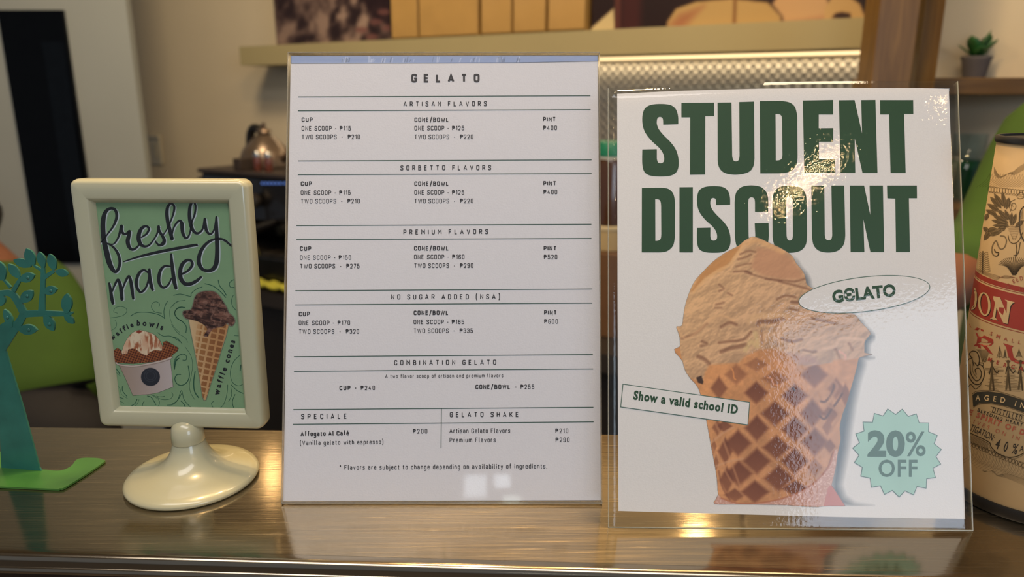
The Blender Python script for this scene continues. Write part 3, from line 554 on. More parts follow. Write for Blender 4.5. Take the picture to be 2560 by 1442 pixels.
# succulent
pb = atY(2434, 192, 1.56); pb[2] = z1+.0003; pot = thing('potted_succulent', 'small green succulent in a grey pot on the timber shelf', 'plant', tuple(pb)); r_ = .0265*1.02
MB().lathe([(r_*.68, 0), (r_*.76, .003), (r_*.98, .036), (r_*1.04, .038), (r_*1.04, .043), (r_*.94, .043), (r_*.9, .038)], pb, 28).obj('pot', mat('grey concrete pot', (104, 98, 96), .8, noise=.1), pot, auto=50)
MB().lathe([(r_*.9, .036), (r_*.9, .0385)], pb, 20).obj('soil', mat('soil', (40, 30, 22), .9), pot)
LG = mat('succulent green', (46, 98, 44), .4, noise=.2, nscale=40)
for i, (az, tilt, L_, w_) in enumerate([(0.2, .25, .05, .017), (2.6, .75, .04, .012), (3.6, .3, .046, .016), (5.3, .6, .044, .015), (1.3, .45, .046, .015), (4.4, .85, .036, .011), (0.7, .95, .04, .012), (5.9, .1, .056, .018)]):
    dr = np.array([math.cos(az)*math.sin(tilt), math.sin(az)*math.sin(tilt), math.cos(tilt)]); sd = np.cross(dr, [0, 0, 1.]); sd /= np.linalg.norm(sd)+1e-9; up = np.cross(sd, dr); mm = MB(); vs = []; b0 = pb+[0, 0, .038]
    prof = [(0, .25), (.3, .7), (.6, 1), (.85, .75), (1, .05)]
    for t, h in prof:
        c_ = b0+dr*L_*t+np.array([math.cos(az), math.sin(az), 0])*L_*.25*t*t
        vs += [c_-sd*w_*h, c_-up*w_*.22*h, c_+sd*w_*h, c_+up*w_*.12*h]
    mm.add(vs, [(j*4+i_, j*4+(i_+1) % 4, (j+1)*4+(i_+1) % 4, (j+1)*4+i_) for j in range(4) for i_ in range(4)]+[(3, 2, 1, 0), (16, 17, 18, 19)]).obj('leaf', LG, pot, smooth=True)
# drinking glass on the lower shelf
gb = atY(2415, 420, 1.55); gb[2] = z3+.0003; gh = atY(2415, 322, 1.55)[2]-z3; gl = thing('drinking_glass', 'glass tumbler with dark green drink on the lower timber shelf', 'glass', tuple(gb))
gh = min(gh, .14)
MB().lathe([(.024, 0), (.025, .003), (.032, gh), (.0305, gh), (.0235, .006), (.001, .006)], gb, 32, cap=False).obj('tumbler', sheet_mat('tumbler glass', .01, 20, 1.45, .03, (.9, .96, .98)), gl, smooth=True)
MB().lathe([(.0225, .007), (.028, gh*.62)], gb, 32).obj('drink', mat('dark green drink', (18, 70, 44), .3), gl, auto=50)

# ---------------------------------------------------------------- people
SKIN = mat('brown skin', (120, 76, 54), .5, noise=.04); SHIRT = mat('lime green shirt', (52, 82, 15), .85, noise=.08, nscale=12, bump=.5, bscale=30); TRS = mat('black trousers', (20, 19, 22), .8, noise=.1); HAIR = mat('dark hair', (20, 15, 14), .5, noise=.2, nscale=90, bump=.5, bscale=120)
def skin(name, V, E, R, m, parent, sub=2):
    off_ = np.array(world_loc(parent)); me = bpy.data.meshes.new(name); me.from_pydata([tuple(np.asarray(v)-off_) for v in V], E, []); o = bpy.data.objects.new(name, me); COL.objects.link(o); o.parent = parent
    md = o.modifiers.new('skin', 'SKIN'); md.use_smooth_shade = True; sv = me.skin_vertices[0].data if me.skin_vertices else None
    if sv is None:
        bpy.context.view_layer.objects.active = o; bpy.ops.object.select_all(action='DESELECT'); o.select_set(True); bpy.ops.mesh.customdata_skin_add(); sv = me.skin_vertices[0].data
    for i, r in enumerate(R): sv[i].radius = (r, r) if not isinstance(r, tuple) else r; sv[i].use_root = (i == 0)
    ss = o.modifiers.new('sub', 'SUBSURF'); ss.levels = sub; ss.render_levels = sub; me.materials.append(m)
    dg = bpy.context.evaluated_depsgraph_get(); ev = o.evaluated_get(dg); nm = bpy.data.meshes.new_from_object(ev); o.modifiers.clear(); o.data = nm
    for p in nm.polygons: p.use_smooth = True
    if not nm.materials: nm.materials.append(m)
    return o
def hand(V, E, R, w_, palm_dir, side, up):
    """five finger chains from the wrist vertex w_"""
    w0 = V[w_]; palm = w0+palm_dir*.05; V.append(palm); R.append((.022, .013)); E.append((w_, len(V)-1)); pi_ = len(V)-1
    for k, (o_, L_) in enumerate([(-.024, .058), (-.008, .068), (.008, .064), (.023, .05)]):
        a_ = palm+palm_dir*.038+side*o_; b_ = a_+palm_dir*L_*.5-up*.006; c_ = b_+palm_dir*L_*.4-up*.016; n_ = len(V); V.extend([a_, b_, c_]); R.extend([.0085, .008, .0065]); E.extend([(pi_, n_), (n_, n_+1), (n_+1, n_+2)])
    a_ = w0+palm_dir*.03-side*.028; b_ = a_+palm_dir*.03-side*.018; n_ = len(V); V.extend([a_, b_]); R.extend([.011, .009]); E.extend([(pi_, n_), (n_, n_+1)])
def person(label, J, root, hair_c, face_dir, hair_r, skin_j, sleeve=.12):
    p = thing('person', label, 'person', tuple(root)); V = []; R = []; idx = {}; E = []
    for k, (pos, r) in J.items(): idx[k] = len(V); V.append(np.array(pos, float)); R.append(r)
    for a_, b_ in skin_j:
        E.append((idx[a_], idx[b_]))
    for s_ in 'lr':
        d = V[idx['wrist_'+s_]]-V[idx['elbow_'+s_]]; d /= np.linalg.norm(d); sd = np.cross(d, zz); sd /= np.linalg.norm(sd); hand(V, E, R, idx['wrist_'+s_], d, sd*(1 if s_ == 'l' else -1), np.cross(sd, d))
    nb = len(J)
    slim = {'pelvis': .38, 'waist': .55, 'chest': .7, 'hip_l': .5, 'hip_r': .5, 'knee_l': .8, 'knee_r': .8, 'shoulder_l': .8, 'shoulder_r': .8}
    for k, i in idx.items():
        if k in slim: r = R[i]; R[i] = tuple(q*slim[k] for q in r) if isinstance(r, tuple) else r*slim[k]
    skin('body', V, E, R, SKIN, p)
    def sub(nm, keys, ed, add, m, tweak={}):
        V2 = []; R2 = []; id2 = {}
        for k in keys:
            id2[k] = len(V2); V2.append(np.array(tweak.get(k, J[k][0]), float)); r = J[k][1]; r = r if isinstance(r, tuple) else (r, r); R2.append((r[0]+add, r[1]+add))
        return skin(nm, V2, [(id2[a_], id2[b_]) for a_, b_ in ed], R2, m, p)
    def half(a_, b_, t): return J[a_][0]+(J[b_][0]-J[a_][0])*t
    J['sl_l'] = (half('elbow_l', 'wrist_l', sleeve), .044); J['sl_r'] = (half('elbow_r', 'wrist_r', sleeve), .044); J['tw'] = (half('pelvis', 'waist', .3), (.125, .095))
    J['collar'] = (half('chest', 'neck', .45), .075)
    sub('shirt', ['pelvis', 'waist', 'chest', 'collar', 'shoulder_l', 'shoulder_r', 'elbow_l', 'elbow_r', 'sl_l', 'sl_r'], [('pelvis', 'waist'), ('waist', 'chest'), ('chest', 'collar'), ('chest', 'shoulder_l'), ('chest', 'shoulder_r'), ('shoulder_l', 'elbow_l'), ('elbow_l', 'sl_l'), ('shoulder_r', 'elbow_r'), ('elbow_r', 'sl_r')], .016, SHIRT)
    V2 = ['pelvis', 'tw', 'hip_l', 'hip_r', 'knee_l', 'knee_r', 'ankle_l', 'ankle_r']; sub('trousers', V2, [('pelvis', 'tw'), ('pelvis', 'hip_l'), ('pelvis', 'hip_r'), ('hip_l', 'knee_l'), ('hip_r', 'knee_r'), ('knee_l', 'ankle_l'), ('knee_r', 'ankle_r')], .018, TRS)
    for s_ in 'lr':
        a_ = J['ankle_'+s_][0]; fd = np.array([face_dir[0], face_dir[1], 0]); fd /= np.linalg.norm(fd); skin('shoe', [a_+zz*.0, a_+fd*.07-zz*.035, a_+fd*.15-zz*.045], [(0, 1), (1, 2)], [.045, .042, .032], TRS, p)
    # hair cap, ears, nose, eyes
    hc = np.array(hair_c, float); fd = np.array(face_dir, float); fd /= np.linalg.norm(fd); sd = np.cross(fd, zz); sd /= np.linalg.norm(sd); up = np.cross(sd, fd)
    mm = MB(); vs = []; fs = []; N, Mm = 20, 12
    for j in range(Mm+1):
        for i in range(N):
            th = math.pi*.62*j/Mm; ph = 2*math.pi*i/N; q = (up*math.cos(th)*1.12+(-fd*math.cos(ph)+sd*math.sin(ph))*math.sin(th)); fr_ = -(fd*.0)+0
            w__ = 1.0 if np.dot(q, fd) < .35 or j < Mm*.55 else .86; vs.append(hc-fd*.012+q*hair_r*w__*(1+.04*math.sin(7*ph+j)))
    for j in range(Mm):
        for i in range(N): fs.append((j*N+i, j*N+(i+1) % N, (j+1)*N+(i+1) % N, (j+1)*N+i))
    mm.add(vs, fs).obj('hair', HAIR, p, smooth=True)
    for s_ in (-1, 1):
        c_ = hc+sd*s_*.078-up*.02; MB().lathe([(.002, -.008), (.014, -.004), (.016, .004), (.006, .008)], c_, 12, np.stack([fd, up, sd*s_], 1)).obj('ear', SKIN, p, smooth=True)
        c_ = hc+fd*.083+sd*s_*.03-up*.015; MB().lathe([(.001, -.004), (.011, 0), (.007, .004), (.001, .006)], c_, 12, np.stack([sd, up, fd], 1)).obj('eye', mat('eye white', (210, 205, 195), .3), p, smooth=True)
    MB().tube([hc+fd*.08-up*.01, hc+fd*.098-up*.045, hc+fd*.09-up*.052], [.008, .014, .009], 10).obj('nose', SKIN, p, smooth=True)
    MB().tube([hc+fd*.08-sd*.025-up*.08, hc+fd*.09-up*.078, hc+fd*.08+sd*.025-up*.08], [.004, .007, .004], 8).obj('mouth', mat('lips', (128, 66, 58), .5), p, smooth=True)
    return p
SK = [('pelvis', 'waist'), ('waist', 'chest'), ('chest', 'neck'), ('neck', 'chin'), ('chin', 'head'), ('chest', 'shoulder_l'), ('chest', 'shoulder_r'), ('shoulder_l', 'elbow_l'), ('elbow_l', 'wrist_l'), ('shoulder_r', 'elbow_r'), ('elbow_r', 'wrist_r'), ('pelvis', 'hip_l'), ('pelvis', 'hip_r'), ('hip_l', 'knee_l'), ('knee_l', 'ankle_l'), ('hip_r', 'knee_r'), ('knee_r', 'ankle_r')]
A = lambda x, y, Y: atY(x, y, Y)
pl = A(95, 1070, 1.42)
JL = {'pelvis': (pl, (.15, .11)), 'waist': (A(85, 930, 1.50), (.135, .10)), 'chest': (A(62, 775, 1.60), (.15, .11)), 'neck': (A(-30, 650, 1.68), .05), 'chin': (A(-75, 615, 1.74), .055), 'head': (A(-102, 570, 1.78), .078),
      'shoulder_r': (A(140, 722, 1.62), .062), 'shoulder_l': (A(-130, 720, 1.62), .062), 'elbow_r': (A(100, 830, 1.86), .042), 'wrist_r': (A(70, 860, 2.05), .028), 'elbow_l': (A(-150, 820, 1.84), .042), 'wrist_l': (A(-90, 840, 2.05), .028)}
for s_, dx in (('r', .085), ('l', -.085)):
    JL['hip_'+s_] = (pl+[dx, 0, -.06], .088); JL['knee_'+s_] = (np.array([pl[0]+dx, pl[1]+.03, FLOOR+.46]), .06); JL['ankle_'+s_] = (np.array([pl[0]+dx, pl[1], FLOOR+.085]), .038)
person('person in a lime green shirt bent over with their back turned, at the left', JL, (pl[0], pl[1], FLOOR), JL['head'][0]+np.array([0, .0, .01]), (.0, .9, -.45), .098, SK)
ch = A(2720, 520, 1.06); pv = np.array([ch[0]+.02, ch[1]+.03, -.30])
JR = {'pelvis': (pv, (.14, .10)), 'waist': ((ch+pv)/2, (.125, .095)), 'chest': (ch+[0, 0, .05], (.15, .11)), 'neck': (ch+[0.02, .0, .25], .05), 'chin': (ch+[.02, -.03, .32], .055), 'head': (ch+[.02, -.02, .40], .078),
      'shoulder_l': (A(2625, 350, 1.03), .062), 'shoulder_r': (ch+[.19, .03, .15], .062), 'elbow_l': (A(2488, 620, .97), .044), 'wrist_l': (A(2310, 760, .82), .028), 'elbow_r': (ch+[.24, .02, -.12], .047), 'wrist_r': (ch+[.10, -.2, -.2], .028)}
for s_, dx in (('l', -.08), ('r', .08)):
    JR['hip_'+s_] = (pv+[dx, 0, -.06], .088); JR['knee_'+s_] = (np.array([pv[0]+dx, pv[1], FLOOR+.46]), .06); JR['ankle_'+s_] = (np.array([pv[0]+dx, pv[1], FLOOR+.085]), .038)
person('person in a lime green shirt standing at the right behind the canister', JR, (pv[0], pv[1], FLOOR), JR['head'][0]+np.array([0, 0, .01]), (-.3, -.9, -.3), .098, SK, sleeve=.62)
# ================================================================ THE COUNTER
def steel_mat():
    m = bpy.data.materials.new('brushed steel'); m.use_nodes = True; nt = m.node_tree; p = nt.nodes['Principled BSDF']; L = nt.links.new
    p.inputs['Metallic'].default_value = 1; p.inputs['Base Color'].default_value = (*lin((160, 148, 128)), 1)
    tc = nt.nodes.new('ShaderNodeTexCoord')
    def streak(rot, sx, sy, scale, det=3, dist=0.0):
        mp = nt.nodes.new('ShaderNodeMapping'); mp.inputs['Rotation'].default_value = (0, 0, rot); mp.inputs['Scale'].default_value = (sx, sy, 1)
        nz = nt.nodes.new('ShaderNodeTexNoise'); nz.inputs['Scale'].default_value = scale; nz.inputs['Detail'].default_value = det; nz.inputs['Distortion'].default_value = dist
        L(tc.outputs['Object'], mp.inputs['Vector']); L(mp.outputs[0], nz.inputs['Vector']); return nz
    a = streak(0.10, 1, 70, 18, 5, .5); b = streak(-0.35, 1, 55, 18, 2); c = streak(0.55, 1, 60, 14, 2); big = streak(0, 1, 2, 9, 3, 1)
    def ramp(n, lo, hi):
        r = nt.nodes.new('ShaderNodeMapRange'); r.inputs['From Min'].default_value = lo; r.inputs['From Max'].default_value = hi; L(n.outputs['Fac'], r.inputs['Value']); return r
    rb = ramp(b, .66, .78); rc = ramp(c, .68, .80)
    add = nt.nodes.new('ShaderNodeMath'); add.operation = 'ADD'; L(rb.outputs[0], add.inputs[0]); L(rc.outputs[0], add.inputs[1])
    ad2 = nt.nodes.new('ShaderNodeMath'); ad2.operation = 'MULTIPLY_ADD'; L(add.outputs[0], ad2.inputs[0]); ad2.inputs[1].default_value = .5; L(a.outputs['Fac'], ad2.inputs[2])
    bp = nt.nodes.new('ShaderNodeBump'); bp.inputs['Strength'].default_value = .12; bp.inputs['Distance'].default_value = .0002; L(ad2.outputs[0], bp.inputs['Height']); L(bp.outputs[0], p.inputs['Normal'])
    rr = ramp(big, .3, .7); rr.inputs['To Min'].default_value = .07; rr.inputs['To Max'].default_value = .15
    r3 = nt.nodes.new('ShaderNodeMath'); r3.operation = 'MULTIPLY_ADD'; L(add.outputs[0], r3.inputs[0]); r3.inputs[1].default_value = .25; L(rr.outputs[0], r3.inputs[2]); L(r3.outputs[0], p.inputs['Roughness'])
    q = nt.nodes.new('ShaderNodeBsdfPrincipled'); q.inputs['Metallic'].default_value = 1; q.inputs['Base Color'].default_value = (*lin((188, 168, 132)), 1); q.inputs['Roughness'].default_value = .46; q.inputs['Anisotropic'].default_value = .85
    cv = nt.nodes.new('ShaderNodeCombineXYZ'); cv.inputs[1].default_value = 1; L(cv.outputs[0], q.inputs['Tangent']); L(bp.outputs[0], q.inputs['Normal'])
    ra = ramp(a, .42, .66); ra.inputs['To Min'].default_value = .07; ra.inputs['To Max'].default_value = .21; mm_ = nt.nodes.new('ShaderNodeMath'); mm_.operation = 'MULTIPLY_ADD'; mm_.use_clamp = True; L(add.outputs[0], mm_.inputs[0]); mm_.inputs[1].default_value = .4; L(ra.outputs[0], mm_.inputs[2])
    mx = nt.nodes.new('ShaderNodeMixShader'); L(mm_.outputs[0], mx.inputs[0]); L(p.outputs[0], mx.inputs[1]); L(q.outputs[0], mx.inputs[2]); L(mx.outputs[0], nt.nodes['Material Output'].inputs['Surface'])
    return m
STEEL = steel_mat(); BROWNG = mat('dark brown glass', (38, 24, 14), .12, coat=.6, noise=.3, nscale=8)
fl, fr = gz(0, 1366), gz(2560, 1436); d_ = (fr-fl)/np.linalg.norm(fr-fl); back = np.array([-d_[1], d_[0], 0])
A0 = fl-d_*.35; A1 = fr+d_*.35; bl = gz(0, 1067); br = gz(2560, 1100); e_ = (br-bl)/np.linalg.norm(br-bl); B0 = bl-e_*.3; B1 = br+e_*.3
counter = thing('display_counter', 'stainless steel counter top with rolled front edge in the foreground', 'counter', (0, .46, -.2))
def ext(prof, P0, P1, Q0, Q1, name, m, par, **k):
    """profile (t along depth from front edge, z) swept along the counter"""
    n = len(prof); v = []
    for P, Q in ((P0, Q0), (P1, Q1)):
        D = (Q-P); D = D/np.linalg.norm(D)
        for t, z in prof: v.append(P+D*t+np.array([0, 0, z]))
    f = [(i, n+i, n+(i+1) % n, (i+1) % n) for i in range(n)]+[tuple(range(n-1, -1, -1)), tuple(range(n, 2*n))]
    return mk(name, v, [t_[::-1] for t_ in f], m, par, **k)
top = MB()
sl = [A0, A1, B1, B0]; top.add([p+np.array([0, 0, 0]) for p in sl]+[p-np.array([0, 0, .003]) for p in sl], [(0, 1, 2, 3), (7, 6, 5, 4), (0, 4, 5, 1), (1, 5, 6, 2), (2, 6, 7, 3), (3, 7, 4, 0)])
top.obj('counter_top', STEEL, counter)
edge = [(0.0006, -.0001)]+[(-.0035+.0042*math.cos(a), -.0040+.0040*math.sin(a)) for a in np.linspace(math.pi/2, math.pi*1.02, 9)]+[(-.0078, -.0075), (-.0092, -.0085), (-.0095, -.0105), (-.0085, -.0118), (-.002, -.012), (0.0006, -.012)]
lip = ext(edge, A0, A1, A0+back*.15, A1+back*.15, 'rolled_edge', mat('polished steel', (165, 152, 132), .16, 1, nscale=20), counter, auto=50)
ext([(-.004, -.0122), (.004, -.0122), (.004, -.33), (-.004, -.33)], A0, A1, A0+back*.1, A1+back*.1, 'front_panel', BROWNG, counter)
ext([(.0, -.0035), (.006, -.0035), (.006, -.5), (.0, -.5)], B0-back*.012, B1-back*.012, B0+back*.1, B1+back*.1, 'back_panel', mat('dark counter back', (40, 36, 32), .5), counter)

# ================================================================ MENU IN ACRYLIC STAND
INK = mat('black ink', (42, 40, 43), .55, noise=.03); GINK = mat('green rule ink', (48, 78, 66), .55, noise=.03)
PAPER = mat('white copy paper', (208, 208, 212), .6, noise=.015, nscale=600, bump=.12, bscale=900)
ACR = mat('acrylic edge', (246, 240, 222), .08, trans=.85, noise=.01)
a = gz(705, 1260); b = gz(1505, 1260); u = (b-a)/np.linalg.norm(b-a); bk = np.array([-u[1], u[0], 0]); lean = math.radians(17.25)
v = bk*math.sin(lean)+np.array([0, 0, 1])*math.cos(lean); MP = Plane(a, u, v)
menu = thing('menu_stand', 'tall white gelato price menu in a clear slanted acrylic stand', 'menu', tuple((a+b)/2+bk*.03))
paper = [(727, 139), (1495, 138), (1502, 1250), (708, 1252)]
MP.slab('paper_sheet', PAPER, menu, paper, -.0002, 0)
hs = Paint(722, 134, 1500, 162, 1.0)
hs.poly([(727, 139), (1495, 138), (1495, 153), (1300, 157), (1100, 158), (728, 159)], (158, 172, 204), 2.5)  # window reflection in the acrylic's top bend, painted as a pale blue strip
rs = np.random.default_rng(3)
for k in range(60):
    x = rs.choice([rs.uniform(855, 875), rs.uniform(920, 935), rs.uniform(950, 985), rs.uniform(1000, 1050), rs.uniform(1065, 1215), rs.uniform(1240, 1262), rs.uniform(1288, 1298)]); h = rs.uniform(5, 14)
    c = (205, 212, 228) if rs.random() < .55 else (120, 130, 150); hs.line([(x, 155), (x+rs.uniform(1, 4), 155-h)], rs.uniform(.5, 1.6), c, op=.7, alpha=False)  # light and dark streaks painted in as the smeared part of that reflection
hs.put(MP, 'painted_reflection_strip', PRINT, menu, .00006, label='pale blue window reflection painted along the top edge')
def rule(fl_, x0, y0, x1, y1, w=1.0):
    L = math.hypot(x1-x0, y1-y0); nx, ny = -(y1-y0)/L*w, (x1-x0)/L*w; b_ = len(fl_.v); fl_.v += [(x0+nx, y0+ny), (x1+nx, y1+ny), (x1-nx, y1-ny), (x0-nx, y0-ny)]; fl_.f.append((b_, b_+1, b_+2, b_+3))
for r in [(745.5, 242.2, 1476, 239.3), (745, 277, 1476.5, 274), (745.5, 402.3, 1479, 399.5), (745, 436.5, 1479, 434.1), (741, 563.8, 1478.5, 560.5), (741, 598.8, 1478.5, 595.7), (738.5, 726.5, 1480, 722.3), (737.5, 761.7, 1480.3, 757.4), (735, 891.5, 1482, 886.1), (735, 927.8, 1483, 921.8), (733.5, 1023.6, 1483.5, 1017.9), (732.5, 1060.3, 1484, 1054.2), (1103.5, 1020, 1102.5, 1120)]:
    q = Flat(); rule(q, *r); MP.put(q, 'printed_rule', GINK, menu, .00012)
H_, B_, R_ = [], [], []
heads = [('GELATO', 1028, 1199, 206.5, 206.3, 21.6, .115, 1), ('ARTISAN FLAVORS', 1008.5, 1217, 266.2, 265.4, 12.6, .082, 1), ('SORBETTO FLAVORS', 1001, 1228, 426, 425.4, 12.6, .082, 1), ('PREMIUM FLAVORS', 1008.5, 1220.5, 586.3, 585.2, 12.6, .082, 1),
         ('NO SUGAR ADDED (NSA)', 978, 1250, 748.6, 747.5, 12.8, .082, 1), ('COMBINATION GELATO', 985.5, 1240.5, 912.7, 911.6, 12.8, .082, 1), ('SPECIALE', 753, 867, 1047.5, 1046.4, 13, .082, 1), ('GELATO SHAKE', 1124.5, 1296.5, 1042.8, 1042.3, 13, .082, 1)]
for t, x0, x1, y0, y1, cap, bo, k in heads:
    MP.put(narrow(Flat(), t, (x0, y0), (x1, y1), cap, bo), 'printed_heading', INK, menu, .00012)
cols = [[(754.1, 304.8, 326.7, 348), (752, 464.8, 487.3, 508.6), (750, 627.1, 649.3, 670.9), (747, 790.5, 812.7, 834.3)],
        [(1036, 305.1, 326.2, 348), (1035.8, 464.8, 486.7, 508.3), (1035, 626.3, 648, 669.8), (1034, 787.7, 810.5, 832.4)],
        [(1357.5, 303.6, 325.5), (1358.2, 464, 485.6), (1359, 626.3, 648), (1360, 787, 809)]]
prices = [((115, 210), (125, 220), 400), ((115, 210), (125, 220), 400), ((150, 275), (160, 290), 520), ((170, 320), (185, 335), 600)]
ends = [[(781.8, 877.3, 900), (780, 876.5, 899.5), (778.3, 878, 899), (775.2, 875.3, 898)], [(1122, 1160.5, 1183), (1122, 1160.5, 1183), (1122, 1161.3, 1183), (1121.3, 1160.3, 1182.3)], [(1389.3, 1392.3), (1390.3, 1393), (1391.3, 1393.3), (1392, 1395)]]
for bi in range(4):
    for ci in (0, 1):
        x, y0, y1, y2 = cols[ci][bi]; e0, e1, e2 = ends[ci][bi]; p1, p2 = prices[bi][ci]
        MP.put(narrow(Flat(), ('CUP', 'CONE/BOWL')[ci], (x, y0), (e0, y0-.2), 11.5, .108), 'printed_size', INK, menu, .00012)
        MP.put(narrow(Flat(), 'ONE SCOOP - ₱%d' % p1, (x, y1), (e1, y1-.3), 11.5, .072), 'printed_price', INK, menu, .00012)
        MP.put(narrow(Flat(), 'TWO SCOOPS  -  ₱%d' % p2, (x, y2), (e2, y2-.3), 11.5, .072), 'printed_price', INK, menu, .00012)
    x, y0, y1 = cols[2][bi]; e0, e1 = ends[2][bi]
    MP.put(narrow(Flat(), 'PINT', (x, y0), (e0, y0), 11.5, .108), 'printed_size', INK, menu, .00012)
    MP.put(narrow(Flat(), '₱%d' % prices[bi][2], (x, y1), (e1, y1), 11.5, .072), 'printed_price', INK, menu, .00012)
for t, x0, x1, y0, y1, cap, bo in [('A two flavor scoop of artisan and premium flavors', 963, 1258, 944.9, 943, 9.2, .001), ('CUP', 848.5, 876.5, 975.4, 975.2, 11.4, .022), ('-', 886.5, 892, 975, 975, 11.4, .02), ('₱240', 901.5, 937.5, 975.2, 975, 11.4, .001), ('CONE/BOWL  -', 1188.5, 1292, 972.8, 972.4, 11.4, .022), ('₱255', 1301, 1335.5, 972.4, 972.3, 11.4, .001),
        ('Affogato Al Café', 751.5, 872.5, 1090.5, 1088, 11.5, .022), ('(Vanilla gelato with espresso)', 750, 958.5, 1112.6, 1109.6, 11.2, .001), ('₱200', 1032, 1068.5, 1083.8, 1083.4, 11.6, .003), ('Artisan Gelato Flavors', 1123.5, 1275.5, 1082.5, 1082, 11.6, .001), ('₱210', 1388, 1420.5, 1082.5, 1082.4, 11.6, .003),
        ('Premium Flavors', 1124, 1239, 1105.5, 1105, 11.6, .001), ('₱290', 1388.5, 1423.7, 1105, 1104.8, 11.6, .003), ('* Flavors are subject to change depending on availability of ingredients.', 848.5, 1368, 1174, 1170.6, 11.6, .001)]:
    MP.put(narrow(Flat(), t, (x0, y0), (x1, y1), cap, .070 if bo < .01 else .105), 'printed_line', INK, menu, .00012)
CLEAR = sheet_mat('clear acrylic', .015, 30, 1.36, .03, dist=.002)
MP.slab('front_pane', CLEAR, menu, [(723, 136), (1499, 134.5), (1504.5, 1259), (705.5, 1259)], .0006, .0016)
W_ = np.linalg.norm(b-a); HH = MP.st(1100, 134)[1]
MP.slab('back_pane', CLEAR, menu, [(0.0005, .002), (W_-.0005, .002), (W_-.0005, HH-.001), (.0005, HH-.001)], -.0035, -.0025, px=False)
for s0, s1 in ((0, .0007), (W_-.0007, W_)):
    MP.slab('side_edge', ACR, menu, [(s0, .0015), (s1, .0015), (s1, HH), (s0, HH)], -.0036, .0018, px=False)
MP.slab('top_fold', ACR, menu, [(0, HH-.0002), (W_, HH-.0002), (W_, HH+.0007), (0, HH+.0007)], -.0036, .0018, px=False)
MP.slab('bottom_edge', ACR, menu, [(0, .0004), (W_, .0004), (W_, .0019), (0, .0019)], -.0036, .0018, px=False)
mb = MB(); c0 = (a+b)/2+bk*.036; mb.box(c0+[0, 0, .0012], (W_, .064, .002), (u, bk, np.array([0, 0, 1.]))); mb.obj('foot_plate', CLEAR, menu)

# ================================================================ STUDENT DISCOUNT POSTER
a = gz(1520, 1318); b = gz(2432, 1326); u = (b-a)/np.linalg.norm(b-a); bk = np.array([-u[1], u[0], 0]); lean = math.radians(18)
v = bk*math.sin(lean)+np.array([0, 0, 1])*math.cos(lean); SP = Plane(a, u, v)
poster = thing('discount_poster', 'laminated white poster with green STUDENT DISCOUNT lettering and a gelato cone', 'poster', tuple((a+b)/2))
SPAPER = mat('poster paper', (219, 216, 216), .6, noise=.02, nscale=900, bump=.1, bscale=1200)
SP.slab('paper_sheet', SPAPER, poster, [(1543, 234.5), (1700, 227), (1900, 221.5), (2100, 219.5), (2300, 220), (2372, 222), (2393, 760), (2413, 1297), (2100, 1292), (1800, 1284), (1546, 1277), (1544, 760)], -.0002, 0)
GREEN = mat('poster green ink', (8, 60, 20), .5, noise=.05, nscale=500)
T1 = Z(1500, 190, 2.7234); c = 'c'
S1 = [(533, 328, c), (430, 331, c), (429, 300), (423, 284), (408, 278), (393, 285), (387, 305), (388, 330), (402, 365), (435, 405), (480, 450), (516, 500), (533, 555), (535, 612), (519, 655), (480, 678), (412, 684), (345, 678), (304, 655), (288, 600), (288, 500, c), (387, 498, c), (387, 565, c), (395, 588), (411, 594), (430, 587), (437, 562), (428, 525), (402, 488), (350, 440), (308, 385), (290, 330), (289, 270), (305, 222), (345, 197), (410, 190), (478, 197), (515, 224), (531, 270)]
def aff(pts, b0, b1):
    return [((p[0]-b0[0])/(b0[2]-b0[0])*(b1[2]-b1[0])+b1[0], (p[1]-b0[1])/(b0[3]-b0[1])*(b1[3]-b1[1])+b1[1])+tuple(p[2:]) for p in pts]
S2 = aff(S1, (288, 190, 535, 684), (660, 749, 888, 1203))
cc = lambda pts: [p+(c,) for p in pts]
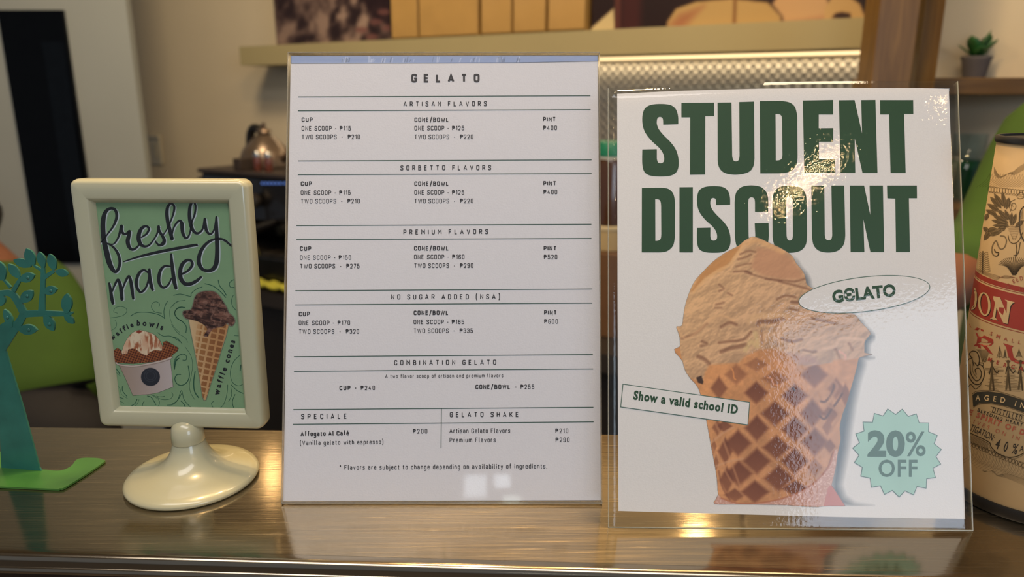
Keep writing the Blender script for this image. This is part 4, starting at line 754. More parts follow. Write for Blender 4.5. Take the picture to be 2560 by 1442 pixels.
letters = [
 [S1], [cc([(554, 183), (777, 181), (777, 272), (717, 273), (716, 671), (612, 672), (614, 281), (554, 281)])],
 [[(800, 181, c), (895, 180, c), (900, 545, c), (908, 573), (925, 581), (943, 573), (950, 545, c), (948, 177, c), (1048, 174, c), (1052, 560, c), (1042, 620), (1005, 657), (925, 672), (850, 660), (812, 625), (801, 575, c)]],
 [[(1088, 171, c), (1240, 170, c), (1290, 180), (1325, 208), (1341, 262), (1343, 320, c), (1345, 560, c), (1335, 612), (1300, 648), (1250, 661), (1200, 663, c), (1091, 663, c)], [(1195, 258, c), (1222, 260), (1236, 274), (1240, 300, c), (1242, 540, c), (1237, 562), (1220, 573), (1197, 575, c)]],
 [cc([(1381, 167), (1587, 163), (1587, 262), (1489, 262), (1489, 356), (1588, 355), (1588, 448), (1491, 448), (1491, 565), (1601, 563), (1603, 660), (1390, 662)])],
 [cc([(1627, 165), (1733, 164), (1784, 390), (1778, 164), (1875, 163), (1889, 660), (1787, 660), (1734, 425), (1738, 660), (1637, 660)])],
 [cc([(1906, 164), (2132, 164), (2133, 258), (2070, 258), (2081, 660), (1978, 660), (1968, 262), (1908, 262)])],
 [[(285, 762, c), (420, 760, c), (465, 768), (497, 798), (510, 850), (511, 900, c), (510, 1100, c), (497, 1155), (460, 1190), (419, 1199), (380, 1200, c), (284, 1200, c)], [(376, 838, c), (400, 841), (412, 856), (416, 885, c), (417, 1080, c), (413, 1106), (400, 1119), (377, 1122, c)]],
 [cc([(541, 757), (632, 756), (632, 1200), (541, 1200)])], [S2],
 [[(1145, 925, c), (1055, 925, c), (1055, 860, c), (1050, 835), (1032, 825), (1014, 835), (1010, 862, c), (1012, 1088, c), (1017, 1112), (1035, 1121), (1052, 1112), (1057, 1085, c), (1053, 1002, c), (1148, 1000, c), (1150, 1085, c), (1140, 1150), (1105, 1190), (1035, 1203), (965, 1190), (930, 1155), (918, 1095, c), (916, 860, c), (926, 795), (965, 755), (1030, 744), (1095, 755), (1135, 795), (1146, 850)]],
 [[(1173, 860, c), (1183, 797), (1220, 756), (1290, 744), (1360, 756), (1398, 797), (1408, 855, c), (1410, 1090, c), (1400, 1150), (1362, 1190), (1292, 1203), (1225, 1190), (1187, 1150), (1175, 1095, c)], [(1267, 860, c), (1273, 833), (1290, 824), (1306, 833), (1311, 860, c), (1313, 1085, c), (1308, 1110), (1292, 1120), (1276, 1110), (1270, 1085, c)]],
 [[(1438, 745, c), (1527, 745, c), (1530, 1085, c), (1538, 1110), (1556, 1118), (1574, 1110), (1581, 1085, c), (1575, 745, c), (1663, 745, c), (1670, 1085, c), (1660, 1145), (1620, 1188), (1557, 1201), (1492, 1190), (1454, 1150), (1443, 1090, c)]],
 [cc([(1700, 745), (1798, 745), (1840, 945), (1835, 745), (1926, 745), (1934, 1198), (1841, 1198), (1793, 975), (1800, 1198), (1706, 1198)])],
 [cc([(1954, 745), (2157, 745), (2158, 832), (2103, 832), (2110, 1198), (2015, 1198), (2010, 835), (1956, 832)])]]
for L in letters:
    q = Flat(); q.poly([zl(T1, smooth(lp)) for lp in L]); SP.put(q, 'printed_letter', GREEN, poster, .00006)
# --- the printed gelato cone
P = Paint(1682, 588, 2188, 1272, 1.35); X, Y = P.X, P.Y
TA = Z(1640, 580, 3.795); TB = Z(1700, 850, 3.205); TC = Z(1500, 900, 3.354)
scoopL = [(390, 1442), (340, 1400), (280, 1320), (250, 1220), (230, 1120), (225, 1010), (205, 940), (195, 897), (245, 885), (260, 790), (280, 680), (320, 560), (370, 460), (450, 370), (540, 280), (650, 200), (780, 130), (840, 80), (915, 45), (985, 60), (1060, 95), (1180, 150), (1285, 220), (1330, 295), (1385, 360), (1415, 420), (1430, 490), (1500, 545), (1640, 640), (1880, 780), (1940, 850), (2000, 910), (2036, 960), (2010, 1000), (1980, 1045), (1975, 1140), (1935, 1190)]
coneO = [(0, 50), (20, 170), (70, 290), (130, 360), (165, 440), (210, 640), (245, 830), (290, 1070), (300, 1190), (305, 1250), (280, 1310), (500, 1313), (800, 1318), (1170, 1328), (1215, 1160), (1240, 1000), (1265, 900), (1285, 800), (1280, 700), (1300, 600), (1330, 520), (1365, 400), (1405, 260), (1430, 150), (1440, 90), (700, 40)]
outl = zl(TA, smooth(scoopL, 4)); cone = zl(TB, smooth(coneO, 4))
fing = zl(TB, smooth([(1150, 1328, c), (1185, 1180, c), (1215, 1165), (1260, 1230), (1325, 1329, c)], 4))
shp = zl(TB, [(1240, 100), (1480, 90), (1480, 200), (1440, 330), (1400, 520), (1370, 700), (1350, 860), (1320, 1010), (1290, 1160), (1320, 1250), (1400, 1310), (1560, 1336), (1200, 1330)])
P.rgb[:] = np.array([96, 110, 122])/255
sd = P.sdf(shp); P.a = np.clip((8-sd)/26, 0, 1)*.75
sd2 = P.sdf([(x+15, y+8) for x, y in outl]); P.a = np.maximum(P.a, np.clip((3-sd2)/24, 0, .8)*np.clip((X-1950)/60, 0, 1))
P.a *= np.clip((TB(0, 1332)[1]-Y)/3, 0, 1)
def lerpc(m, c0, c1): return np.asarray(c0)[None, None]/255*(1-m[..., None])+np.asarray(c1)[None, None]/255*m[..., None]
# cone body
mc = P.mask(cone); gx = np.clip((X-1740)/(2150-1740), 0, 1); gy = np.clip((Y-860)/400, 0, 1)
base = lerpc(gx*.6+gy*.25, (206, 144, 92), (172, 126, 98)); n1 = vnoise(X, Y, 34, 1); n2 = vnoise(X, Y, 7, 2, 3)
base = base*(.86+.2*n1+.14*n2)[..., None]; P.mix(mc, base)
dia = [(450, 275, 85, 78, .55), (760, 310, 100, 62, .5), (610, 195, 90, 50, .45), (610, 422, 88, 84, 1), (920, 445, 98, 86, 1), (1075, 280, 100, 95, .9), (312, 385, 62, 88, .8), (760, 590, 104, 92, 1), (1060, 585, 88, 105, 1), (615, 705, 90, 96, 1), (920, 715, 98, 94, 1), (1080, 815, 95, 105, 1), (465, 825, 100, 98, 1), (772, 860, 104, 88, 1), (362, 890, 55, 100, .9), (300, 700, 40, 60, .7), (615, 970, 104, 96, 1), (918, 970, 102, 96, 1), (470, 1068, 104, 96, 1), (375, 1120, 55, 100, .85), (790, 1108, 110, 96, 1), (600, 1215, 105, 84, 1), (925, 1190, 100, 62, 1), (1205, 590, 62, 75, .8), (1325, 440, 40, 85, .8), (1250, 390, 62, 80, .7), (1200, 850, 42, 52, .8), (1180, 700, 40, 60, .6), (1080, 1020, 60, 70, .5), (440, 1240, 80, 50, .8), (355, 690, 60, 45, .9), (270, 850, 22, 60, .6), (290, 980, 20, 60, .6)]
for cx, cy, hw, hh, st_ in dia:
    px_, py_ = TB(cx, cy); hw /= 2.65; hh /= 2.65; m = np.clip(1.14-(np.abs(X-px_)/hw+np.abs(Y-py_)/hh), 0, .5)*2; m = m*m*(3-2*m)*st_*mc
    P.mix(m*.85, lerpc(np.clip((Y-py_)/hh*.5+.5, 0, 1), (98, 52, 38), (128, 76, 54)), False)
for (pts, w_, col, op) in [([(410, 225), (425, 250), (432, 300), (445, 315)], 5, (226, 150, 88), .9), ([(700, 300), (735, 310), (750, 355), (790, 362)], 5, (220, 146, 96), .8), ([(905, 385), (915, 400)], 8, (60, 30, 25), 1), ([(1235, 350), (1215, 430), (1165, 490), (1130, 490)], 9, (96, 58, 44), .8), ([(1300, 430), (1255, 500), (1210, 560), (1160, 630), (1120, 610)], 9, (88, 50, 38), .8), ([(1230, 330), (1260, 380), (1200, 470)], 12, (184, 132, 96), .6), ([(1180, 520), (1250, 560), (1270, 620), (1200, 730)], 12, (180, 128, 92), .7), ([(1225, 900), (1190, 1010), (1140, 1080)], 6, (110, 60, 52), .8), ([(205, 520), (320, 740), (400, 950), (480, 1170)], 9, (196, 140, 100), .5), ([(240, 830), (340, 1010), (440, 1170), (560, 1290)], 9, (196, 140, 100), .5), ([(240, 830), (350, 740), (430, 700)], 9, (205, 155, 118), .6), ([(290, 1010), (380, 975), (500, 950)], 9, (205, 155, 118), .6), ([(310, 1050), (340, 1180), (400, 1280)], 7, (120, 70, 52), .5)]:
    P.line(zl(TB, pts), w_/3.205, col, op=op, soft=3, clip=mc, alpha=False)
# paper napkin and finger
nap = zl(TB, smooth([(272, 1312, c), (305, 1240), (330, 1265), (400, 1295), (520, 1312), (640, 1306), (780, 1280), (900, 1240), (1010, 1190), (1100, 1120), (1180, 1030), (1230, 900), (1262, 880), (1250, 1010), (1215, 1160), (1200, 1220), (1172, 1330, c), (700, 1318)], 4))
P.poly(nap, (196, 150, 136), 2); P.mix(P.mask(nap)*np.clip((vnoise(X, Y, 3.2, 9, 2)-.5)*3, 0, 1), (222, 188, 178), False); P.poly(fing, (192, 124, 116), 2)
P.line(zl(TB, [(330, 1265), (500, 1310), (780, 1278), (1010, 1188), (1180, 1030), (1232, 890)]), 2, (176, 112, 84), op=.8, soft=2, alpha=False)
# scoop
ms = P.mask(outl)
edge_s = zl(TB, [(-100, -1000), (1700, -1000), (1700, 60), (1430, 150), (1380, 190), (1300, 150), (1230, 160), (1200, 210), (1090, 205), (940, 200), (880, 120), (760, 70), (640, 75), (520, 130), (470, 180), (330, 190), (230, 200), (200, 260), (180, 330), (60, 300), (-100, 100)])
ms = np.minimum(ms, P.mask(edge_s, 7))
rel = vnoise(X+.4*Y, Y*1.1, 48, 4, 4); gyy, gxx = np.gradient(rel, P.step); shade = 1+np.clip((gxx*-3+gyy*-4.5), -.09, .08)
tx = np.clip((X-1700)/400, 0, 1); ty = np.clip((Y-600)/320, 0, 1)
sb = lerpc(np.clip(tx*.55+ty*.35, 0, 1), (214, 170, 122), (182, 146, 122))*shade[..., None]*(.96+.08*n2)[..., None]; P.mix(ms, sb)
def sh(pts, w_, col, op=.7, soft=4): P.line(zl(TA, pts), w_/3.795, col, op=op, soft=soft, clip=ms, alpha=False)
P.poly(zl(TA, [(840, 100), (700, 170), (540, 280), (420, 400), (330, 560), (360, 560), (470, 430), (640, 350), (720, 270), (740, 230), (800, 150)]), (190, 130, 72), 9, .75, clip=ms, alpha=False)
P.poly(zl(TA, [(960, 150), (1180, 170), (1300, 260), (1390, 400), (1380, 450), (1180, 450), (1000, 410), (900, 340), (920, 260)]), (190, 136, 102), 12, .7, clip=ms, alpha=False)
sh([(840, 95), (800, 170), (740, 250), (700, 310), (580, 370), (440, 480), (360, 570)], 14, (226, 178, 126), .7)
sh([(870, 110), (960, 80), (1080, 130), (1200, 190)], 22, (224, 172, 118), .6, 8)
for pts, w_ in [([(740, 378), (850, 370), (900, 400), (1040, 440), (1120, 455), (1220, 462), (1320, 470), (1420, 440)], 9), ([(850, 378), (900, 395)], 14), ([(1040, 445), (1190, 465)], 9), ([(800, 210), (880, 180), (940, 190)], 9), ([(780, 260), (850, 240), (900, 215)], 9), ([(760, 330), (830, 310), (900, 300)], 7), ([(1170, 470), (1330, 510), (1450, 545)], 11), ([(1150, 640), (1230, 605), (1320, 620)], 11), ([(1290, 665), (1350, 670)], 17), ([(1270, 730), (1350, 745)], 9), ([(970, 880), (990, 850), (1100, 850), (1200, 820)], 22), ([(1160, 880), (1210, 830)], 15), ([(620, 1135), (700, 1105), (850, 1070)], 20), ([(600, 1050), (680, 1040), (830, 1020), (900, 950)], 13), ([(620, 900), (700, 860), (760, 880)], 16), ([(440, 1040), (480, 1060), (430, 1080)], 14), ([(400, 1180), (460, 1210), (500, 1250)], 20), ([(1190, 1010), (1290, 1040), (1380, 1020)], 15), ([(1400, 1120), (1500, 1140), (1560, 1110)], 11), ([(1000, 940), (1005, 1060)], 9), ([(1140, 900), (1145, 1080)], 7), ([(1700, 1110), (1740, 1200), (1760, 1240)], 15), ([(1830, 1060), (1860, 1120)], 12), ([(600, 500), (640, 540), (600, 560)], 9), ([(680, 580), (720, 600)], 8), ([(570, 690), (640, 670)], 9), ([(560, 720), (620, 720)], 7), ([(250, 1010), (380, 960), (480, 870)], 12), ([(1480, 820), (1700, 870)], 12)]:
    sh(pts, w_, (118, 76, 56), .62, 5); sh([(x, y+w_*1.5) for x, y in pts], w_*.9, (228, 186, 142), .35, 6)
sh([(205, 915), (280, 1010), (400, 940), (500, 840), (620, 790), (740, 840)], 13, (224, 176, 130), .6, 6)
sh([(880, 850), (960, 800), (1150, 790), (1240, 800)], 26, (222, 178, 132), .6, 9)
sh([(1190, 850), (1150, 950), (1170, 1040)], 22, (222, 178, 142), .6, 9); sh([(1250, 830), (1450, 760), (1640, 790), (1850, 850)], 26, (212, 168, 134), .45, 12)
sh([(1540, 1120), (1700, 1080), (1730, 1020), (1850, 1010), (1960, 1020)], 16, (220, 180, 150), .7, 6); sh([(1740, 1130), (1800, 1180), (1770, 1240)], 10, (216, 160, 140), .9, 3)
sh([(850, 1120), (900, 1040), (960, 1080), (940, 960)], 20, (214, 186, 130), .6, 8)
P.poly(zl(TA, [(1180, 1140), (1500, 1180), (1560, 1260), (1300, 1260), (1200, 1200)]), (172, 130, 122), 14, .6, clip=ms, alpha=False)
P.poly(zl(TA, [(380, 1380), (430, 1360), (450, 1420), (440, 1442), (400, 1430)]), (54, 34, 26), 3, .9, clip=np.maximum(ms, mc), alpha=False)
P.put(SP, 'printed_cone', PRINT, poster, .00012, label='printed picture of a waffle cone with caramel coloured gelato')
# --- oval, banner, seal
WHT = SPAPER; LINE = mat('thin green outline ink', (62, 98, 84), .5)
def two(loopfn, nm, fillm, o):
    q = Flat(); loopfn(q, 0); SP.put(q, nm+'_outline', LINE, poster, o); q = Flat(); loopfn(q, 1); SP.put(q, nm, fillm, poster, o+.00005)
two(lambda q, i: q.ell(2160.5, 735.5, 165.8-2*i, 44-2*i, math.radians(-6.8), n=72), 'printed_oval', WHT, .00018)
SP.put(Flat().text('GЄLATO', [(2081.5, 756), (2240, 738.5)], 28, .95, .045), 'printed_word', GREEN, poster, .00030)
bn = [(1556.6, 959), (1875, 1004.4), (1870.3, 1063), (1550.7, 1017.8)]
def shrink(pts, k):
    m_ = np.mean(pts, axis=0); return [tuple(m_+(np.array(p)-m_)*(1-k/np.linalg.norm(np.array(p)-m_)*np.array([1, 5.5 if False else 1]))) for p in pts]
q = Flat(); q.poly([bn]); SP.put(q, 'printed_banner_outline', LINE, poster, .00018)
q = Flat(); q.poly([[(1558.3, 961.2), (1873, 1006.2), (1868.5, 1060.6), (1552.7, 1016.2)]]); SP.put(q, 'printed_banner', WHT, poster, .00024)
SP.put(Flat().text('Show a valid school ID', [(1582.5, 997.2), (1843, 1033.8)], 20.5, .8, .045), 'printed_word', GREEN, poster, .00030)
T5 = Z(2050, 1000, 4.24)
so = [(715, 88), (872, 90), (1022, 140), (1155, 238), (1246, 370), (1290, 522), (1283, 678), (1227, 822), (1127, 937), (992, 1008), (837, 1032), (680, 1003), (540, 927), (427, 808), (358, 662), (340, 508), (373, 355), (450, 228), (572, 135)]
si = [(800, 147), (935, 168), (1052, 237), (1152, 332), (1212, 460), (1232, 597), (1200, 722), (1132, 835), (1028, 918), (900, 965), (765, 960), (637, 910), (527, 828), (443, 712), (408, 583), (413, 450), (462, 325), (553, 230), (665, 163)]
star = [q_ for ab in zip(so, si) for q_ in ab]
two(lambda q, i: q.poly([zl(T5, [(815+(x-815)*(1-.024*i), 558+(y-558)*(1-.024*i)) for x, y in star])]), 'printed_seal', mat('mint ink', (150, 190, 174), .5), .00018)
for t, x0, x1, y, cap, bo, kk in [('20', 500, 898, 584, 247, .045, 1.05), ('%', 905, 1118, 586, 247, .012, .9), ('OFF', 617, 1030, 807, 172, .018, .9)]:
    SP.put(Flat().text(t, [T5(x0, y), T5(x1, y+1)], cap/4.24, kk, bo), 'printed_word', mat('seal ink', (26, 82, 48), .5), poster, .00030)
# --- laminating pouch
LAM = sheet_mat('laminate film', .15, 440, 1.45, .02, (.97, .98, .97), dist=.0004)
def lam_edge(t):  # width and height fractions to plane coordinates
    return t
st = [SP.st(*p) for p in [(1519.5, 1318), (2432, 1326), (2394, 203.5), (1519.5, 221)]]
N1, N2 = 40, 60; vs = []; fs = []
for sgn in (1, -1):
    k0 = len(vs)
    for j in range(N2+1):
        t = j/N2; t = t if sgn else t
        tt = t**1.6
        for i in range(N1+1):
            s_ = i/N1; L0 = np.array(st[0])*(1-s_)+np.array(st[1])*s_; L1 = np.array(st[3])*(1-s_)+np.array(st[2])*s_; q = L0*(1-tt)+L1*tt
            q[1] += .0018*math.sin(math.pi*s_)*tt   # slight bow of the top edge
            d = .00045 if sgn > 0 else -.0004
            marg = min(q[0]-st[0][0], q[1]-0, st[1][0]-q[0], st[2][1]-q[1])
            curl = max(0, 1-q[1]/.0105)
            d += .0011*curl*curl*(.6+.4*s_) if True else 0
            if marg < .0008: d *= .3
            vs.append(SP.at(q[0], q[1], d))
    for j in range(N2):
        for i in range(N1):
            a_ = k0+j*(N1+1)+i; f = (a_, a_+1, a_+N1+2, a_+N1+1); fs.append(f if sgn > 0 else f[::-1])
rimi = [i for i in range(N1+1)]+[j*(N1+1)+N1 for j in range(1, N2+1)]+[N2*(N1+1)+i for i in range(N1-1, -1, -1)]+[j*(N1+1) for j in range(N2-1, 0, -1)]
K0 = (N1+1)*(N2+1); m_ = len(rimi)
for i in range(m_): fs.append((rimi[(i+1) % m_], rimi[i], rimi[i]+K0, rimi[(i+1) % m_]+K0))
mk('laminate_pouch', vs, fs, LAM, poster, smooth=True, label='clear laminate film around the sheet')
W2 = np.linalg.norm(b-a)
# thin bright welded rim of the pouch
for lp in ([(0, 0), (W2, 0), (W2, .0004), (0, .0004)], [(0, 0), (.0003, 0), (st[3][0]+.0003, st[3][1]), (st[3][0], st[3][1])], [(W2-.0003, 0), (W2, 0), (st[2][0], st[2][1]), (st[2][0]-.0003, st[2][1])]):
    SP.slab('pouch_rim', mat('welded film edge', (222, 222, 205), .2, trans=.6), poster, lp, -.0004, .0006, px=False)
SP.slab('support_pad', CLEAR, poster, [(W2*.4, .10), (W2*.6, .10), (W2*.6, .16), (W2*.4, .16)], -.0025, -.0008, px=False)
MB().tube([SP.at(W2*.5, .14, -.003), (a+b)/2+bk*.112+[0, 0, .0025]], .002, 10).obj('support_leg', ACR, poster, smooth=True)

# ================================================================ PICTURE FRAME
IV = mat('ivory plastic', (176, 174, 146), .28, coat=.5, noise=.01, nscale=30)
psi = math.radians(-2.5); lam = math.radians(2.0); u = np.array([math.cos(psi), math.sin(psi), 0]); bkf = np.array([-u[1], u[0], 0]); v = bkf*math.sin(lam)+np.array([0, 0, 1])*math.cos(lam)
FP = Plane(atY(452, 1072, .460), u, v)
BC = np.array([-.222, .4655, 0]); fobj = thing('photo_frame', 'ivory plastic stand-up photo frame with a green freshly made card on a round foot', 'photo frame', tuple(BC))
e = [FP.st(*p) for p in [(168, 448), (614, 449), (658, 1075), (247, 1068)]]
xL = (e[0][0]+e[3][0])/2; xR = (e[1][0]+e[2][0])/2; yT = (e[0][1]+e[1][1])/2; yB = (e[2][1]+e[3][1])/2
def rrect(d, r=.0052, n=6):
    r = max(r-d, .0004); pts = []; yt = yT-(.0014 if d > .008 else 0)
    for cx, cy, a0 in ((xR-d-r, yB+d+r, -90), (xR-d-r, yt-d-r, 0), (xL+d+r, yt-d-r, 90), (xL+d+r, yB+d+r, 180)):
        for k in range(n+1):
            t = math.radians(a0+90*k/n); pts.append((cx+r*math.cos(t), cy+r*math.sin(t)))
    return pts
REC = .0042
prof = [(.0018, -.0140), (.0004, -.0132), (0, -.0118), (0, -.0040), (.0004, -.0020), (.0014, -.0006), (.0030, 0), (.0105, 0), (.0112, -.0003), (.0118, -.0012), (.0138, -REC), (.0138, -.0075)]
vs = []; fs = []; n = len(rrect(0))
for d, h in prof: vs += [FP.at(x, y, h) for x, y in rrect(d)]
for j in range(len(prof)-1):
    for i in range(n): fs.append((j*n+i, j*n+(i+1) % n, (j+1)*n+(i+1) % n, (j+1)*n+i))
fs.append(tuple(range(n-1, -1, -1)))
mk('frame_rim', vs, fs, IV, fobj, auto=60)
PR = Plane(FP.a-FP.n*(REC+.0006), u, v)
CARD = mat('mint green card', (120, 152, 114), .45, noise=.05, nscale=60)
PR.slab('picture_card', CARD, fobj, [PR_ for PR_ in [(xL+.0132, yB+.0132), (xR-.0132, yB+.0132), (xR-.0132, yT-.0140), (xL+.0132, yT-.0140)]], -.0008, 0, px=False)
T2 = Z(220, 490, 5.15); BK = mat('hand lettering ink', (24, 28, 32), .5); SHW = mat('lettering drop tone', (176, 188, 190), .5); SW = mat('swirl ink', (38, 84, 62), .5)
strokes = [
 [(120, 650, 7), (180, 580, 8), (260, 480, 10), (330, 380, 14), (370, 270, 19), (355, 185, 19), (300, 158, 17), (238, 190, 22), (203, 270, 29), (193, 400, 32), (206, 560, 32), (240, 720, 34), (272, 850, 34), (312, 935, 28), (355, 975, 20), (394, 930, 19), (410, 850, 18), (390, 750, 18), (340, 670, 15), (285, 625, 12), (235, 605, 10)],
 [(235, 605, 10), (320, 620, 9), (370, 570, 11), (405, 490, 15), (430, 385, 19)], [(432, 385, 20), (432, 450, 21), (480, 492, 14), (535, 452, 18), (530, 500, 23), (512, 580, 27), (532, 655, 23), (580, 688, 16), (640, 650, 12), (668, 600, 10)],
 [(690, 530, 9), (755, 485, 13), (785, 420, 16), (748, 388, 15), (695, 412, 21), (660, 480, 26), (655, 560, 28), (685, 625, 22), (740, 648, 15), (800, 620, 12), (860, 540, 10), (895, 470, 12), (910, 392, 17)], [(910, 392, 18), (914, 440, 20), (950, 500, 18), (980, 555, 22), (972, 605, 24), (920, 632, 16), (870, 585, 11)],
 [(965, 505, 8), (1015, 430, 8), (1065, 325, 10), (1105, 205, 13), (1110, 130, 14), (1070, 95, 12), (1030, 135, 19), (1017, 220, 23), (1030, 340, 24), (1058, 450, 25), (1082, 548, 23)], [(1085, 500, 8), (1102, 415, 10), (1140, 348, 13), (1180, 318, 16), (1208, 350, 23), (1214, 420, 24), (1226, 490, 21), (1265, 540, 15), (1308, 490, 11), (1340, 330, 10), (1375, 230, 13), (1385, 120, 13), (1350, 80, 12), (1316, 130, 20), (1308, 250, 24), (1325, 370, 24), (1358, 448, 20), (1408, 480, 16), (1460, 450, 12), (1488, 390, 14), (1505, 295, 16)],
 [(1505, 295, 17), (1510, 370, 22), (1530, 450, 19), (1575, 490, 13), (1618, 445, 11), (1642, 360, 13), (1654, 270, 14)], [(1654, 270, 14), (1655, 400, 22), (1660, 550, 26), (1665, 700, 28), (1655, 850, 30), (1620, 930, 27), (1550, 963, 20), (1475, 940, 21), (1432, 870, 27), (1432, 780, 26), (1470, 680, 22), (1540, 600, 18), (1620, 558, 14), (1700, 550, 15), (1770, 575, 15), (1845, 640, 13)],
 [(462, 843, 7), (700, 768, 15), (1000, 700, 19), (1370, 632, 17), (1400, 630, 10)],
 [(275, 1122, 13), (290, 1200, 19), (305, 1300, 22), (320, 1378, 18)], [(312, 1230, 9), (342, 1150, 13), (383, 1078, 17), (410, 1120, 21), (428, 1220, 24), (438, 1325, 21)], [(442, 1210, 9), (478, 1110, 13), (525, 1033, 17), (550, 1090, 21), (568, 1200, 22), (583, 1318, 15)],
 [(775, 985, 12), (720, 952, 14), (662, 990, 19), (627, 1080, 20), (632, 1175, 20), (680, 1235, 15), (738, 1190, 13), (775, 1100, 13), (790, 1000, 12)], [(790, 945, 17), (797, 1050, 22), (812, 1140, 23), (832, 1203, 17)],
 [(1055, 905, 11), (990, 902, 14), (938, 950, 19), (912, 1050, 22), (925, 1135, 19), (975, 1178, 15), (1035, 1140, 12), (1075, 1060, 10)], [(1073, 747, 13), (1080, 850, 20), (1095, 980, 24), (1112, 1100, 25), (1133, 1183, 20)],
 [(1212, 1003, 11), (1288, 960, 15), (1342, 890, 18), (1330, 835, 17), (1270, 828, 19), (1212, 882, 24), (1188, 970, 26), (1198, 1065, 27), (1250, 1128, 25), (1320, 1130, 23), (1400, 1090, 20), (1455, 1043, 14)]]
for i, s_ in enumerate(strokes):
    q = Flat(); q.stroke(zw(T2, 5.15, s_), off=(2.7, 1.6)); PR.put(q, 'lettering_shadow', SHW, fobj, .00005+i*.000001)
for i, s_ in enumerate(strokes):
    q = Flat(); q.stroke(zw(T2, 5.15, s_)); PR.put(q, 'lettering_stroke', BK, fobj, .00010+i*.000001)
T3 = Z(250, 740, 4.805); T4 = Z(430, 700, 4.24)
sw3 = [([(210, 205), (165, 185), (185, 140), (250, 125), (310, 145), (320, 190), (270, 235), (180, 255), (90, 265)], 3.5), ([(370, 237), (440, 200), (540, 193), (640, 205), (720, 230), (780, 270)], 5.5), ([(740, 205), (660, 190), (620, 140), (630, 85), (680, 68), (715, 95), (708, 130)], 4), ([(810, 65), (785, 110), (768, 180), (775, 270)], 5.5), ([(961, 55), (880, 100), (835, 180), (850, 290), (890, 370), (961, 440)], 2.5), ([(985, 130), (915, 160), (900, 220), (940, 275), (985, 300)], 7), ([(180, 290), (200, 330), (185, 380), (115, 425)], 3), ([(695, 440), (760, 480), (850, 482), (961, 545)], 5),
 ([(165, 855), (200, 880), (238, 935)], 7), ([(170, 880), (210, 930), (250, 962)], 3), ([(270, 1085), (272, 1140), (320, 1200)], 6), ([(190, 1060), (240, 1110), (260, 1180), (330, 1230)], 2.5), ([(210, 1215), (250, 1220), (285, 1235)], 5), ([(215, 1265), (255, 1268), (285, 1290)], 3), ([(445, 1240), (420, 1290), (365, 1325)], 6), ([(470, 1240), (450, 1290), (415, 1325)], 3), ([(530, 1265), (515, 1290), (505, 1330)], 5), ([(570, 1200), (620, 1220), (672, 1305)], 6), ([(615, 1185), (700, 1240), (715, 1290), (690, 1332)], 3), ([(680, 1200), (720, 1210), (778, 1203)], 4), ([(640, 1190), (740, 1240), (840, 1235), (878, 1190), (860, 1160)], 3.5), ([(810, 1310), (880, 1300), (940, 1240), (980, 1170)], 4.5), ([(961, 702), (910, 740), (888, 800), (892, 880)], 4), ([(950, 745), (915, 785), (895, 880)], 6)]
sw4 = [([(18, 162), (90, 148), (195, 172), (205, 140), (260, 95), (320, 72)], 5), ([(350, 38), (430, 60), (500, 110), (570, 183)], 6), ([(490, 0), (505, 60), (545, 110), (576, 160)], 6), ([(750, 0), (660, -5), (610, 30), (620, 75), (660, 75)], 5), ([(650, 160), (630, 220), (645, 280), (680, 320)], 4), ([(0, 285), (50, 230), (140, 213)], 3), ([(135, 290), (70, 290), (30, 340), (50, 400), (110, 440), (150, 490), (148, 555)], 6), ([(-5, 470), (60, 560), (140, 610), (165, 660)], 3), ([(0, 600), (60, 620), (105, 672)], 5), ([(140, 708), (200, 800), (218, 900), (205, 1010), (185, 1110), (200, 1200), (242, 1265)], 3), ([(115, 848), (150, 845), (150, 800), (110, 785), (60, 810), (28, 870), (25, 945)], 5), ([(72, 828), (40, 860), (25, 945)], 6), ([(92, 1000), (50, 1005), (30, 1050), (55, 1100), (105, 1115), (160, 1080), (185, 1010), (172, 910)], 6.5), ([(245, 970), (230, 1080), (240, 1180), (282, 1245)], 8), ([(0, 1315), (60, 1270), (100, 1170), (130, 1270), (205, 1355)], 4.5), ([(95, 1280), (130, 1320), (140, 1352)], 6), ([(720, 795), (650, 870), (618, 980), (640, 1080), (700, 1120), (748, 1105)], 4), ([(660, 588), (720, 590)], 3.5), ([(440, 1285), (418, 1310), (440, 1360)], 4), ([(590, 1110), (580, 1220), (545, 1320), (500, 1362)], 4), ([(625, 1140), (632, 1220), (600, 1285)], 4), ([(628, 1110), (690, 1170), (752, 1200)], 5), ([(668, 1212), (640, 1290), (658, 1365)], 5), ([(730, 900), (722, 960)], 7)]
for T_, S_, s_ in ((T3, 4.805, sw3), (T4, 4.24, sw4)):
    for pts, w_ in s_:
        q = Flat(); q.stroke([T_(*p)+(w_*.72/S_,) for p in pts], n=5); PR.put(q, 'printed_swirl', SW, fobj, .00003)
PR.put(Flat().text('waffle', zl(T3, [(146, 532), (228, 466), (312, 406), (408, 362)]), 11.5, .9, .045), 'printed_word', BK, fobj, .00012)
PR.put(Flat().text('bowls', zl(T3, [(442, 352), (560, 356), (660, 376), (752, 408)]), 13, .9, .045), 'printed_word', BK, fobj, .00012)
PR.put(Flat().text('waffle', zl(T4, [(497, 1222), (522, 1110), (552, 1020), (584, 935)]), 13, .9, .045), 'printed_word', BK, fobj, .00012)
PR.put(Flat().text('cones', zl(T4, [(605, 880), (622, 800), (648, 720), (672, 645)]), 13, .9, .045), 'printed_word', BK, fobj, .00012)
